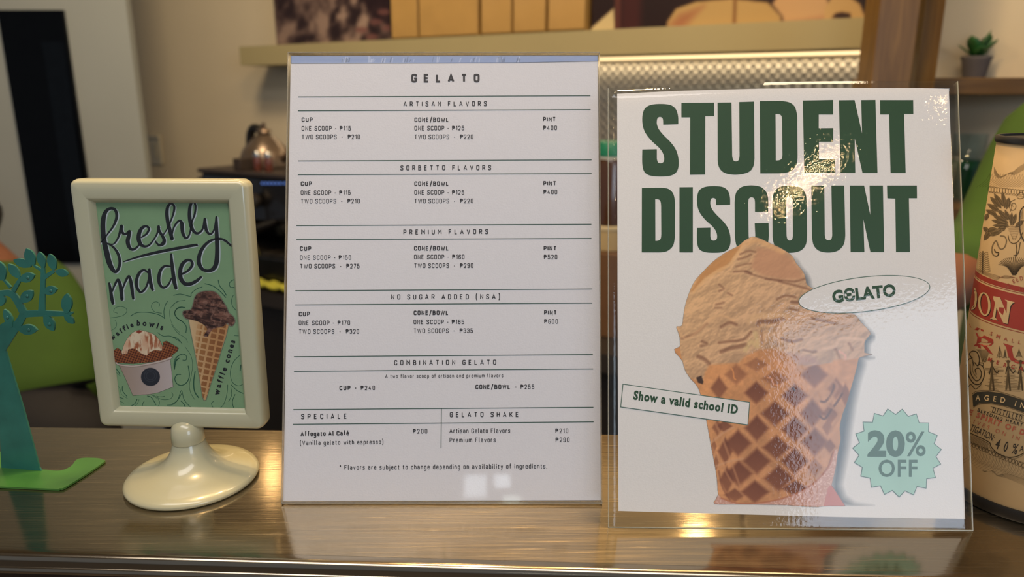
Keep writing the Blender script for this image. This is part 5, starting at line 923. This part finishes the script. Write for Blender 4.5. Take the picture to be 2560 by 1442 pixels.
# chocolate cone picture
P = Paint(455, 722, 592, 1004, .9); X, Y = P.X, P.Y
cn = zl(T4, [(178, 415), (205, 560), (245, 760), (285, 980), (325, 1235), (340, 1270), (360, 1268), (400, 1130), (460, 950), (520, 750), (570, 600), (600, 475), (400, 400)])
scp = zl(T4, smooth([(375, 116), (450, 124), (500, 165), (540, 225), (580, 290), (602, 345), (650, 388), (668, 440), (640, 485), (605, 478), (590, 458), (540, 492), (480, 505), (430, 525), (395, 570), (375, 600), (340, 592), (355, 560), (375, 525), (350, 485), (280, 440), (200, 418), (148, 405), (118, 365), (125, 328), (200, 312), (225, 250), (240, 190), (270, 145), (320, 124)], 4))
halo = P.sdf(scp); halo2 = P.sdf(cn); P.mix(np.clip((2.2-np.minimum(halo, halo2))/1.5, 0, 1)*.8, (190, 196, 172))
m = P.mask(cn); P.mix(m, lerpc(np.clip((X-475)/60, 0, 1), (196, 170, 130), (176, 132, 86)))
zx = (X-430)*4.24; zy = (Y-700)*4.24
t_ = (zy-1270)/(480-1270)              # 0 tip .. 1 top
cxn = 345+(0)*t_; fan = (zx-345)/(np.maximum(t_, .05)*210)+.25
uu = (zx+.197*(zy-540))/82; vv = (zy-.22*(zx-300))/66
cell = (np.abs(uu-np.floor(uu)-.5) < .36) & (np.abs(vv-np.floor(vv)-.5) < .36)
P.mix(m*cell*np.where(uu < 3.6, .35, .85)*(zx > 250-.0*zy), lerpc(np.clip((uu-3)/3, 0, 1), (158, 112, 64), (124, 78, 44)), False)
m = P.mask(scp); nn = vnoise(X*.8+Y*.25, Y*2.2-X*.5, 11, 12, 4); P.mix(m, lerpc(np.clip((nn-.3)*2.2, 0, 1), (44, 28, 24), (120, 84, 70)))
P.mix(m*np.clip((vnoise(X, Y, 6, 14, 2)-.62)*5, 0, .5), (150, 116, 100), False)
P.put(PR, 'printed_cone', PRINT, fobj, .00009, label='printed picture of a chocolate waffle cone')
# waffle bowl picture
P = Paint(276, 822, 452, 992, .9); X, Y = P.X, P.Y
fr1 = zl(T3, [(160, 700), (168, 650), (210, 620), (255, 648), (268, 700), (330, 690), (340, 640), (400, 625), (450, 650), (500, 690), (560, 715), (600, 672), (660, 645), (740, 655), (762, 600), (755, 552), (800, 538), (860, 572), (945, 622), (930, 662), (880, 700), (850, 740), (700, 785), (400, 812), (250, 805), (165, 795)])
sco = zl(T3, smooth([(262, 700), (270, 640), (295, 570), (335, 500), (390, 440), (470, 408), (560, 425), (650, 460), (710, 520), (748, 590), (770, 665), (700, 740), (400, 760)], 4))
cup = zl(T3, [(190, 800), (225, 818), (400, 836), (600, 806), (750, 772), (872, 728), (845, 765), (862, 900), (880, 1090), (700, 1160), (600, 1180), (395, 1195), (310, 1000), (235, 840)])
m = P.mask(sco); s1 = vnoise(X*1.5, Y*.5, 9, 21, 3); P.mix(m, lerpc(np.clip((s1-.48)*5, 0, 1), (206, 190, 162), (152, 92, 62)))
P.mix(m*np.clip((vnoise(X, Y, 20, 22, 2)-.5)*2, 0, .5), (186, 132, 100), False); P.poly(zl(T3, [(430, 430), (470, 408), (510, 425), (470, 450)]), (130, 54, 36), 2, clip=m, alpha=False)
m = P.mask(fr1); lat = np.minimum(np.abs(np.sin((X*.75+Y*.3)*.62)), np.abs(np.sin((Y*.8-X*.25)*.62))); P.mix(m, lerpc(np.clip(lat*1.6+.5*(vnoise(X, Y, 5, 23, 3)-.5), 0, 1), (166, 100, 56), (78, 38, 24)))
m = P.mask(cup); P.mix(m, lerpc(np.clip((X-300)/130, 0, 1), (150, 132, 118), (178, 168, 166)))
P.line(zl(T3, [(192, 800), (230, 822), (400, 838), (600, 808), (750, 775), (868, 732)]), 1.8, (186, 174, 164), soft=1.5)
P.line(zl(T3, [(225, 836), (400, 852), (600, 824), (750, 790), (850, 756)]), .8, (116, 100, 90), op=.7, alpha=False)
el = lambda cx, cy, a_, b_: zl(T3, [(cx+a_*math.cos(t), cy+b_*math.sin(t)) for t in np.linspace(0, 6.283, 32)[:-1]])
P.poly(el(607, 970, 114, 110), (38, 42, 50)); 
for r in (50, 74): P.line(el(607, 955, r, r*.95)+[el(607, 955, r, r*.95)[0]], .5, (78, 82, 90), op=.6, alpha=False)
P.put(PR, 'printed_bowl', PRINT, fobj, .00009, label='printed picture of a waffle bowl in a white cup')
PR.slab('clear_cover', sheet_mat('frame cover film', .02, 40, 1.2, .06), fobj, [(xL+.0132, yB+.0132), (xR-.0132, yB+.0132), (xR-.0132, yT-.0140), (xL+.0132, yT-.0140)], .0003, .0005, px=False)
# foot
MB().lathe([(.0405, 0), (.0430, .0008), (.0438, .0022), (.0436, .0034), (.0420, .0052), (.0380, .0068), (.0310, .0084), (.0240, .0106), (.0185, .0140), (.0146, .0185), (.0120, .0235), (.0106, .0280), (.0103, .0290)], BC, 64).obj('round_foot', IV, fobj, auto=60)
MB().lathe([(.0104, .0291), (.0107, .0296), (.0106, .0350), (.0100, .0395), (.0083, .0428), (.0052, .0448), (.0015, .0456)], BC+[0, -.0005, 0], 40).obj('swivel_knob', IV, fobj, auto=60)

# ================================================================ METAL TREE
TEAL = mat('teal enamel', (40, 102, 90), .38, coat=.3, noise=.16, nscale=70, bump=.06, bscale=150); TGRN = mat('green enamel', (58, 108, 46), .35, coat=.3, noise=.12, nscale=50)
g0 = gz(109, 1181); g1 = gz(6, 1173); u = (g0-g1)/np.linalg.norm(g0-g1); TP = Plane(g1+[0, 0, .001], u, np.array([0, 0, 1.]))
tree = thing('metal_tree', 'teal sheet metal tree ornament standing on a flat green base', 'ornament', tuple((g0+g1)/2))
T6 = Z(0, 600, 4.807)
base = smooth([(-75, 1190, c), (-110, 1150), (-60, 1137), (0, 1133), (9, 1143), (5, 1165), (20, 1172), (105, 1178), (150, 1181), (178, 1170), (192, 1154), (212, 1149), (246, 1150), (258, 1154), (257, 1162), (170, 1219), (150, 1226), (135, 1227), (0, 1221), (-60, 1218)], 5)
L = [gz(x, y)[:2] for x, y in base]; n = len(L); t = tessellate_polygon([[Vector((p[0], p[1], 0)) for p in L]])
vv_ = [np.array([p[0], p[1], .0016]) for p in L]+[np.array([p[0], p[1], .0003]) for p in L]
mk('base_plate', vv_, [tuple(i) for i in t]+[tuple(i+n for i in k[::-1]) for k in t]+[(i, (i+1) % n, (i+1) % n+n, i+n) for i in range(n)], TGRN, tree)
TP.slab('trunk', TEAL, tree, [(5, 1172), (109, 1181), (100, 1168), (60, 1020), (15, 873), (46, 826), (20, 800), (-30, 830), (-20, 900), (-3, 985), (3, 1130)], -.0006, .0006)
brs = [[(10, 1300, 66), (130, 1110, 66), (230, 990, 48), (285, 890, 42)], [(285, 890, 42), (450, 880, 38), (760, 884, 29), (850, 878, 20), (880, 866, 8)], [(505, 880, 42), (512, 700, 34), (518, 560, 28), (522, 450, 28), (520, 360, 22), (520, 320, 18)], [(510, 370, 14), (410, 305, 12)], [(530, 450, 28), (600, 405, 22), (660, 365, 20)], [(290, 880, 42), (205, 720, 40), (130, 640, 38), (0, 636, 30), (-140, 640, 28), (-260, 700, 22)], [(165, 610, 26), (215, 520, 22), (250, 460, 16)], [(130, 570, 16), (70, 500, 12), (20, 440, 10)], [(-60, 1120, 60), (-200, 980, 50), (-330, 900, 36), (-480, 890, 26)]]
for k, s_ in enumerate(brs):
    p = cr_path([T6(q[0], q[1])+(q[2]/4.807,) for q in s_], 6); xy = p[:, :2]; ww = p[:, 2]; d = np.gradient(xy, axis=0); d /= np.linalg.norm(d, axis=1)[:, None]; nn = np.stack([-d[:, 1], d[:, 0]], 1)
    lp = [tuple(q) for q in xy+nn*ww[:, None]]+[tuple(q) for q in (xy-nn*ww[:, None])[::-1]]
    TP.slab('branch', TEAL, tree, lp, -.00055-.00001*k, .00055+.00001*k)
leaves = [((405, 300), (322, 98), 62), ((375, 312), (168, 236), 50), ((530, 325), (475, 138), 48), ((658, 352), (598, 164), 52), ((680, 372), (826, 412), 46), ((238, 450), (104, 284), 50), ((248, 476), (422, 418), 58), ((40, 480), (-15, 250), 66), ((262, 740), (398, 606), 66), ((530, 618), (692, 588), 54), ((806, 872), (808, 640), 64), ((780, 890), (894, 1002), 40), ((545, 905), (652, 1088), 58), ((150, 1040), (58, 828), 46), ((232, 1066), (456, 1080), 62), ((30, 650), (20, 792), 46), ((-140, 640), (-260, 520), 56), ((-250, 700), (-400, 720), 56), ((-330, 900), (-360, 720), 60), ((-480, 890), (-600, 940), 50), ((-200, 980), (-240, 1160), 56), ((-60, 560), (-120, 380), 56)]
dots = {6, 8, 9, 12, 13, 14}
for i, (b0, t0, w_) in enumerate(leaves):
    b_ = np.array(b0, float); t_ = np.array(t0, float); d = t_-b_; L_ = np.linalg.norm(d); d /= L_; nn = np.array([-d[1], d[0]]); lp = []
    pr = [(0, .28), (.12, .55), (.3, .9), (.5, 1), (.7, .86), (.86, .52), (.95, .22), (1, 0)]
    pts = [b_+d*L_*s+nn*w_*h for s, h in pr]+[b_+d*L_*s-nn*w_*h for s, h in pr[-2::-1]]
    lp = smooth([tuple(T6(*p))+((c,) if k == len(pr)-1 else ()) for k, p in enumerate(pts)], 3)
    lo = TP.slab('leaf', TEAL, tree, lp, -.0005-.00001*i, .00068+.00001*i)
    if i in dots:
        cpx = T6(*(b_+d*L_*.55)); cw = TP.px(*cpx, .0007); M_ = np.stack([TP.u, TP.v, TP.n], 1)
        MB().lathe([(.0013, 0), (.0012, .0004), (.0007, .0007), (.0002, .0008)], cw, 12, M_).obj('rivet', TEAL, lo, smooth=True)

# ================================================================ PRINTED DRINK CANISTER
CY = Cyl(.344, .448, .047); can = thing('printed_canister', 'cream cylindrical gift canister with red band and engraved label, black rims', 'canister', (.344, .448, 0))
ztop = CY.px(2510, 340)[2]; zbot = 0.0006
CREAM = mat('cream kraft label', (190, 162, 118), .5, noise=.05, nscale=30); BLK = mat('black metal rim', (15, 13, 12), .45)
CCN = (.344, .448, 0)
MB().lathe([(.0466, .004), (.047, .0045), (.047, ztop-.003), (.0466, ztop-.0025)], CCN, 96).obj('tube_body', CREAM, can, auto=40)
zr1 = CY.px(2480, 1262)[2]
MB().lathe([(.0462, .0006), (.0479, .0008), (.0482, .002), (.0482, .0070), (.0478, .0082), (.0470, .0084)], CCN, 96).obj('base_rim', BLK, can, auto=40)
MB().lathe([(.0470, ztop-.0042), (.0478, ztop-.004), (.0482, ztop-.003), (.0482, ztop-.0008), (.0476, ztop), (.0460, ztop), (.0455, ztop-.0015), (.0001, ztop-.0016)], CCN, 96, cap=False).obj('top_rim', BLK, can, auto=40)
MB().lathe([(.0454, ztop-.0014), (.0001, ztop-.0013)], CCN, 64, cap=False).obj('lid', BLK, can)
RED = mat('red label ink', (156, 58, 46), .5, noise=.05)
def ring(y0, y1, m, nm, o, x=2500):
    z0, z1 = CY.px(x, y1)[2], CY.px(x, y0)[2]; MB().lathe([(.047+o-.0001, z0), (.047+o, z0), (.047+o, z1), (.047+o-.0001, z1)], CCN, 96, cap=False).obj(nm, m, can, auto=40)
LB = 2500
ring(704, 717, RED, 'red_stripe', .00004, 2500)
ring(719, 720.8, mat('brown rule', (140, 70, 50), .5), 'label_rule', .00004, 2500)
ring(725, 812, RED, 'red_band', .00005, 2500)
ring(816, 818, mat('brown rule', (140, 70, 50), .5), 'label_rule', .00004, 2500)
DK = (52, 44, 34)
T5c = Z(2400, 430, 4.65); T6c = Z(2400, 720, 5.15); T7c = Z(2400, 980, 4.24)
P = Paint(2404, 400, 2566, 1230, .9); X, Y = P.X, P.Y
def ln(T_, S_, pts, w_=4, col=DK, op=.9): P.line(zl(T_, pts), w_*.5/S_, col, op=op, soft=.9)
def leafy(T_, S_, b0, t0, w_, fill=(150, 128, 92)):
    b_ = np.array(b0, float); t_ = np.array(t0, float); d = t_-b_; nn = np.array([-d[1], d[0]])/np.linalg.norm(d)
    pts = [b_+d*s+nn*w_*h for s, h in [(0, 0), (.25, .8), (.55, 1), (.85, .5), (1, 0)]]; pt2 = [b_+d*s-nn*w_*h for s, h in [(.85, .5), (.55, .8), (.25, .8)]]
    P.poly(zl(T_, [tuple(p) for p in pts+pt2]), fill, .9, .8); ln(T_, S_, [tuple(p) for p in pts], 5); ln(T_, S_, [tuple(p) for p in pt2[::-1]], 4)
    for s in (.25, .0, -.3): ln(T_, S_, [tuple(b_+d*.15+nn*w_*s*.5), tuple(b_+d*.8+nn*w_*s)], 3, op=.7)
def loops(T_, S_, x0, y0, x1, y1, n_, r, w_=4):
    for i in range(n_):
        t = i/(n_-1); cx, cy = x0+(x1-x0)*t, y0+(y1-y0)*t; ln(T_, S_, [(cx+r*.62*math.cos(a_), cy+r*math.sin(a_)) for a_ in np.linspace(0, 6.283, 9)], w_)
# wave edge and guilloche at the top
for k in range(9): ln(T5c, 4.65, [(395, -60+k*9), (440, 20+k*6), (480, 48+k*2), (530, 30+k), (580, 20-k*2), (620, 34-k*5), (680, 8-k*8), (760, -40-k*8)], 2.4, (84, 70, 50), .75)
for k in range(16):
    ln(T5c, 4.65, [(345+k*32, 20), (300+k*32+60, 90), (345+k*32+140, 175)], 2.0, (128, 106, 72), .7); ln(T5c, 4.65, [(345+k*32, 20), (345+k*32-50, 100), (345+k*32-150, 175)], 2.0, (128, 106, 72), .7)
loops(T5c, 4.65, 345, 200, 744, 240, 13, 30)
ln(T5c, 4.65, [(335, 160), (480, 185), (744, 215)], 3); ln(T5c, 4.65, [(335, 232), (480, 250), (744, 285)], 3)
# engraved plants, horn and ribbons
for b0, t0, w_ in [((480, 420), (350, 290), 30), ((500, 400), (395, 250), 26), ((520, 420), (490, 220), 24), ((540, 430), (560, 300), 26), ((460, 460), (320, 370), 28), ((430, 500), (300, 440), 26), ((560, 590), (380, 500), 28), ((560, 610), (370, 560), 26), ((570, 630), (380, 620), 24), ((560, 560), (430, 430), 26), ((580, 560), (520, 440), 20), ((590, 620), (600, 470), 22), ((610, 620), (650, 480), 22), ((540, 640), (420, 690), 30), ((500, 660), (350, 740), 34), ((430, 660), (300, 700), 34), ((350, 690), (280, 790), 30), ((330, 700), (270, 640), 26), ((330, 480), (290, 560), 24), ((640, 640), (740, 560), 26)]:
    leafy(T5c, 4.65, b0, t0, w_)
for k in range(9): a_ = np.linspace(math.pi, 0, 9); ln(T5c, 4.65, [(630+(22+k*7)*math.cos(t), 760-k*14+(-60+k*12)*math.sin(t)*-.5) for t in a_], 3)
ln(T5c, 4.65, [(560, 740), (575, 800), (620, 830), (680, 800), (730, 700)], 8); ln(T5c, 4.65, [(570, 300), (600, 420), (580, 460)], 5)
ln(T5c, 4.65, [(620, 400), (600, 380), (625, 360), (650, 385), (640, 430), (600, 445), (575, 410), (585, 350), (640, 320)], 6); ln(T5c, 4.65, [(660, 280), (690, 240), (730, 240), (744, 290), (700, 310), (670, 300)], 6)
ln(T5c, 4.65, [(470, 740), (520, 750), (540, 800), (520, 870), (480, 895), (450, 870), (420, 800), (385, 840), (370, 900), (385, 960), (430, 975), (450, 940), (415, 930), (400, 900)], 12); ln(T5c, 4.65, [(470, 740), (520, 750), (540, 800), (520, 870), (480, 895), (450, 870), (420, 800), (385, 840), (370, 900), (385, 960), (430, 975)], 5, (196, 170, 124))
ln(T5c, 4.65, [(650, 830), (660, 900), (650, 960), (625, 970)], 9); ln(T5c, 4.65, [(700, 820), (680, 930), (640, 990)], 9)
for k in range(18): t = k/17; ln(T5c, 4.65, [(735, 400-0+30), (735-50*math.sin(math.pi*t), 430+350*t)], .01); P.poly(zl(T5c, [(716-22*math.sin(math.pi*t)+7*math.cos(q), 445+330*t+9*math.sin(q)) for q in np.linspace(0, 6.28, 8)]), (205, 200, 185))
ln(T5c, 4.65, [(744, 400), (700, 460), (690, 600), (705, 720), (744, 800)], 14, DK, .85)
for k in range(20):
    t = -1.25+2.5*k/19; ln(T5c, 4.65, [(630+math.sin(t)*20, 1195), (630+math.sin(t)*90, 1110-30*math.cos(t)), (630+math.sin(t)*190, 1180-190*math.cos(t)**.5 if math.cos(t) > 0 else 1180)], 6)
for k in range(11): y = 930+k*22; ln(T5c, 4.65, [(268, y+30), (300, y), (325+k*3, y+10)], 4); ln(T5c, 4.65, [(262, y+30), (240, y+5), (225, y+15)], 4)
ln(T5c, 4.65, [(265, 920), (262, 1170)], 9)
for k in range(5): ln(T5c, 4.65, [(185+k*6, 1120+k*14), (300, 1165+k*8), (420, 1200+k*12), (520, 1210-k*8+24), (640, 1225)], 3, (176, 84, 62), .8)
# lower scene
for k in range(13): ln(T6c, 5.15, [(210+k*14, 790), (250+k*10, 830), (285+k*4, 950)], 4, (104, 86, 58), .8)
ln(T6c, 5.15, [(180, 1000), (150, 900), (120, 850), (160, 810), (220, 830), (250, 920), (230, 1000), (190, 960)], 11)
ln(T6c, 5.15, [(80, 1000), (110, 920), (160, 900)], 9); ln(T6c, 5.15, [(90, 1010), (110, 1130), (180, 1230), (260, 1230), (310, 1130), (300, 1020), (250, 980)], 12)
ln(T6c, 5.15, [(130, 980), (140, 1100), (200, 1190), (255, 1170), (275, 1090), (240, 1030), (195, 1050), (210, 1110)], 10); ln(T6c, 5.15, [(160, 940), (165, 1070), (215, 1150)], 6, (176, 152, 110)); ln(T6c, 5.15, [(240, 960), (300, 970), (290, 1010)], 8)
ln(T6c, 5.15, [(100, 1290), (140, 1240), (200, 1300), (270, 1240)], 8)
def tr(cx, y0, y1, w_):
    ln(T6c, 5.15, [(cx, y0), (cx, y1)], 5)
    for k in range(7): t = (k+1)/8; y = y0+(y1-y0)*t; ln(T6c, 5.15, [(cx-w_*t, y+14), (cx, y-4), (cx+w_*t, y+14)], 5)
tr(512, 745, 900, 46); tr(580, 790, 900, 26); tr(655, 770, 900, 40); tr(760, 780, 890, 50)
rs = np.random.default_rng(5)
for k in range(16): y = 1010+k*20; ln(T6c, 5.15, [(rs.uniform(320, 420), y), (rs.uniform(440, 560), y+6)], 5, (84, 70, 48), .8); ln(T6c, 5.15, [(rs.uniform(560, 640), y+10), (rs.uniform(700, 820), y+18)], 5, (84, 70, 48), .7)
for cx in (410, 620, 780): # field workers
    ln(T6c, 5.15, [(cx, 965), (cx, 1080), (cx-25, 1300)], 24, (104, 88, 60)); ln(T6c, 5.15, [(cx, 1080), (cx+25, 1310)], 22, (84, 70, 48)); ln(T6c, 5.15, [(cx-10, 1010), (cx-30, 1100)], 12); ln(T6c, 5.15, [(cx+10, 1010), (cx+60, 1090), (cx+90, 1060)], 12); P.poly(zl(T6c, [(cx+22*math.cos(q), 945+20*math.sin(q)) for q in np.linspace(0, 6.28, 10)]), (92, 70, 46)); ln(T6c, 5.15, [(cx-34, 935), (cx+34, 940)], 7)
# ribbon and lower guilloche
P.poly(zl(T7c, [(132, 30), (180, 0), (300, -8), (450, 14), (679, 88), (679, 214), (500, 150), (330, 116), (200, 120), (140, 156)]), (56, 54, 46))
ln(T7c, 4.24, [(130, 20), (180, -10), (300, -18), (450, 4), (679, 78)], 4); ln(T7c, 4.24, [(140, 168), (200, 130), (330, 126), (500, 160), (679, 224)], 4)
ln(T7c, 4.24, [(328, 154), (679, 246)], 4); ln(T7c, 4.24, [(315, 206), (679, 325)], 4)
ln(T7c, 4.24, [(100, 430), (300, 525), (330, 580), (400, 650), (500, 690), (600, 682), (679, 645)], 9); ln(T7c, 4.24, [(100, 445), (290, 538), (320, 595), (400, 668), (500, 706), (610, 698), (679, 660)], 3)
for k in range(8): ln(T7c, 4.24, [(100, 462+k*11), (200, 500+k*12), (300, 545+k*13)], 3.5)
loops(T7c, 4.24, 112, 550, 670, 780, 17, 24, 4.5); ln(T7c, 4.24, [(100, 530), (400, 655), (679, 750)], 3)
for k in range(20):
    x = 60+k*34; yb = 590+k*12; ln(T7c, 4.24, [(x, yb-20), (x+60, yb+90), (x+150, yb+170)], 1.8, (122, 100, 70), .6); ln(T7c, 4.24, [(x+60, yb), (x+30, yb+90), (x-60, yb+150)], 1.8, (122, 100, 70), .6)
for k in range(9): ln(T7c, 4.24, [(110, 735+k*2), (170, 800+k*2), (260, 845-k), (350, 835+k*2), (400, 880+k), (500, 865+k*6), (679, 925+k*8)], 2.6, (96, 80, 58), .75)
m = P.mask(zl(T7c, [(60, 700), (110, 735), (170, 800), (260, 845), (350, 835), (400, 880), (500, 866), (679, 928), (679, 1100), (60, 1100)]), 1); m2 = 1-m
P.a *= np.where(Y > 1150, np.maximum(m2, np.clip((1226-Y)/30, 0, 1)*.6*(X > 2480)), 1); P.a *= np.where((Y > 700) & (Y < 818), 0, 1)
AA = P.a.copy(); P.a[:] = AA*(P.Y < 760); P.put(CY, 'engraved_plants', PRINT, can, .00009); P.a[:] = AA*(P.Y >= 760); P.put(CY, 'engraved_farm_scene', PRINT, can, .00009)
def cput(fn, m_, nm='printed_word', o=.00014): q = Flat(); fn(q); CY.put(q, nm, m_, can, o)
LC = mat('label cream ink', (205, 176, 128), .5); DKM = mat('label dark ink', (46, 40, 34), .5); RI = mat('label faded red ink', (158, 82, 62), .5)
off = lambda pts, dx, dy: [(x+dx, y+dy) for x, y in pts]
def O_(q, dx=0, dy=0, th=30):
    o_ = [(312+80*math.cos(t)+10*math.sin(t)+dx, 205+152*math.sin(t)+dy) for t in np.linspace(0, 6.283, 41)[:-1]]; i_ = [(312+(80-th)*math.cos(t)+8*math.sin(t)+dx, 205+(152-18)*math.sin(t)+dy) for t in np.linspace(0, 6.283, 41)[:-1]]; q.poly([zl(T6c, o_), zl(T6c, i_)])
Nn = [(430, 103), (515, 120), (600, 322), (607, 175), (575, 147), (705, 182), (665, 204), (648, 240), (612, 462), (556, 446), (470, 250), (452, 378), (490, 417), (385, 394), (420, 372), (452, 190), (428, 140)]
Dd = [(143, 278), (175, 272), (205, 235), (219, 150), (217, 60), (200, 5), (180, -10), (180, 30), (190, 80), (190, 150), (178, 215), (150, 250)]
for dx, dy, m_, o in ((9, 9, DKM, .00010), (0, 0, LC, .00014)):
    cput(lambda q: O_(q, dx, dy), m_, 'band_letter', o); cput(lambda q: q.poly([zl(T6c, off(Nn, dx, dy))]), m_, 'band_letter', o); cput(lambda q: q.poly([zl(T6c, off(Dd, dx*.6, dy))]), m_, 'band_letter', o)
Rr = [(200, 572), (330, 615), (425, 660), (432, 705), (400, 740), (345, 742), (430, 860), (370, 830), (290, 745), (262, 730), (270, 780), (178, 738), (212, 710), (225, 640)]; Rh = [(275, 640), (330, 655), (365, 685), (350, 705), (270, 690)]
cput(lambda q: q.poly([zl(T6c, Rr), zl(T6c, Rh)]), RED, 'band_letter', .00012)
Uu = [(555, 706), (690, 748), (665, 770), (690, 890), (740, 930), (850, 950), (850, 980), (740, 972), (650, 925), (615, 860), (595, 760)]
cput(lambda q: q.poly([zl(T6c, Uu)]), RED, 'band_letter', .00012)
cput(lambda q: q.poly([zl(T6c, [(120, 460), (230, 510), (305, 540), (300, 560), (200, 540), (130, 500)])]), RED, 'band_letter', .00012)
tx_ = lambda t, T_, pts, cap, m_, bo=0, k=.8: cput(lambda q: q.text(t, zl(T_, pts), cap, k, bo), m_)
tx_('SMALL', T6c, [(380, 600), (560, 672), (780, 722)], 8.5, RI, .01, 1)
tx_('M E R C A', T6c, [(355, 930), (560, 1010), (810, 1060)], 9, RED, .03, 1)
tx_('AGED IN', T7c, [(165, 88), (300, 90), (440, 108), (679, 172)], 13, LC, .01, .8)
tx_('DISTILLED', T7c, [(338, 212), (650, 305)], 13.5, DKM, .012, .6)
tx_('BLEEDING HEART', T7c, [(182, 203), (300, 252), (420, 297), (660, 366)], 8, DKM, .02, .95)
tx_('E SPIRIT OF D', T7c, [(88, 232), (250, 298), (430, 365), (679, 458)], 12.5, RI, .04, 1)
tx_('LIVES ON IN', T7c, [(88, 308), (270, 385), (450, 455), (625, 515)], 10, RI, 0, 1)
tx_('TIGATION:', T7c, [(98, 405), (230, 465), (350, 522)], 17, DKM, .005, .5)
tx_('40%', T7c, [(364, 592), (480, 630), (600, 662)], 25, DKM, .01, .6); tx_('A', T7c, [(630, 625), (672, 632)], 14, DKM, .01, .7)
tx_('BLEEDI', T5c, [(560, 1362), (620, 1295), (700, 1262), (765, 1245)], 10, RI, .01, .8); tx_('CO', T5c, [(685, 1392), (760, 1402)], 13, RI, .005, .7)
# cream plaque between the stripes
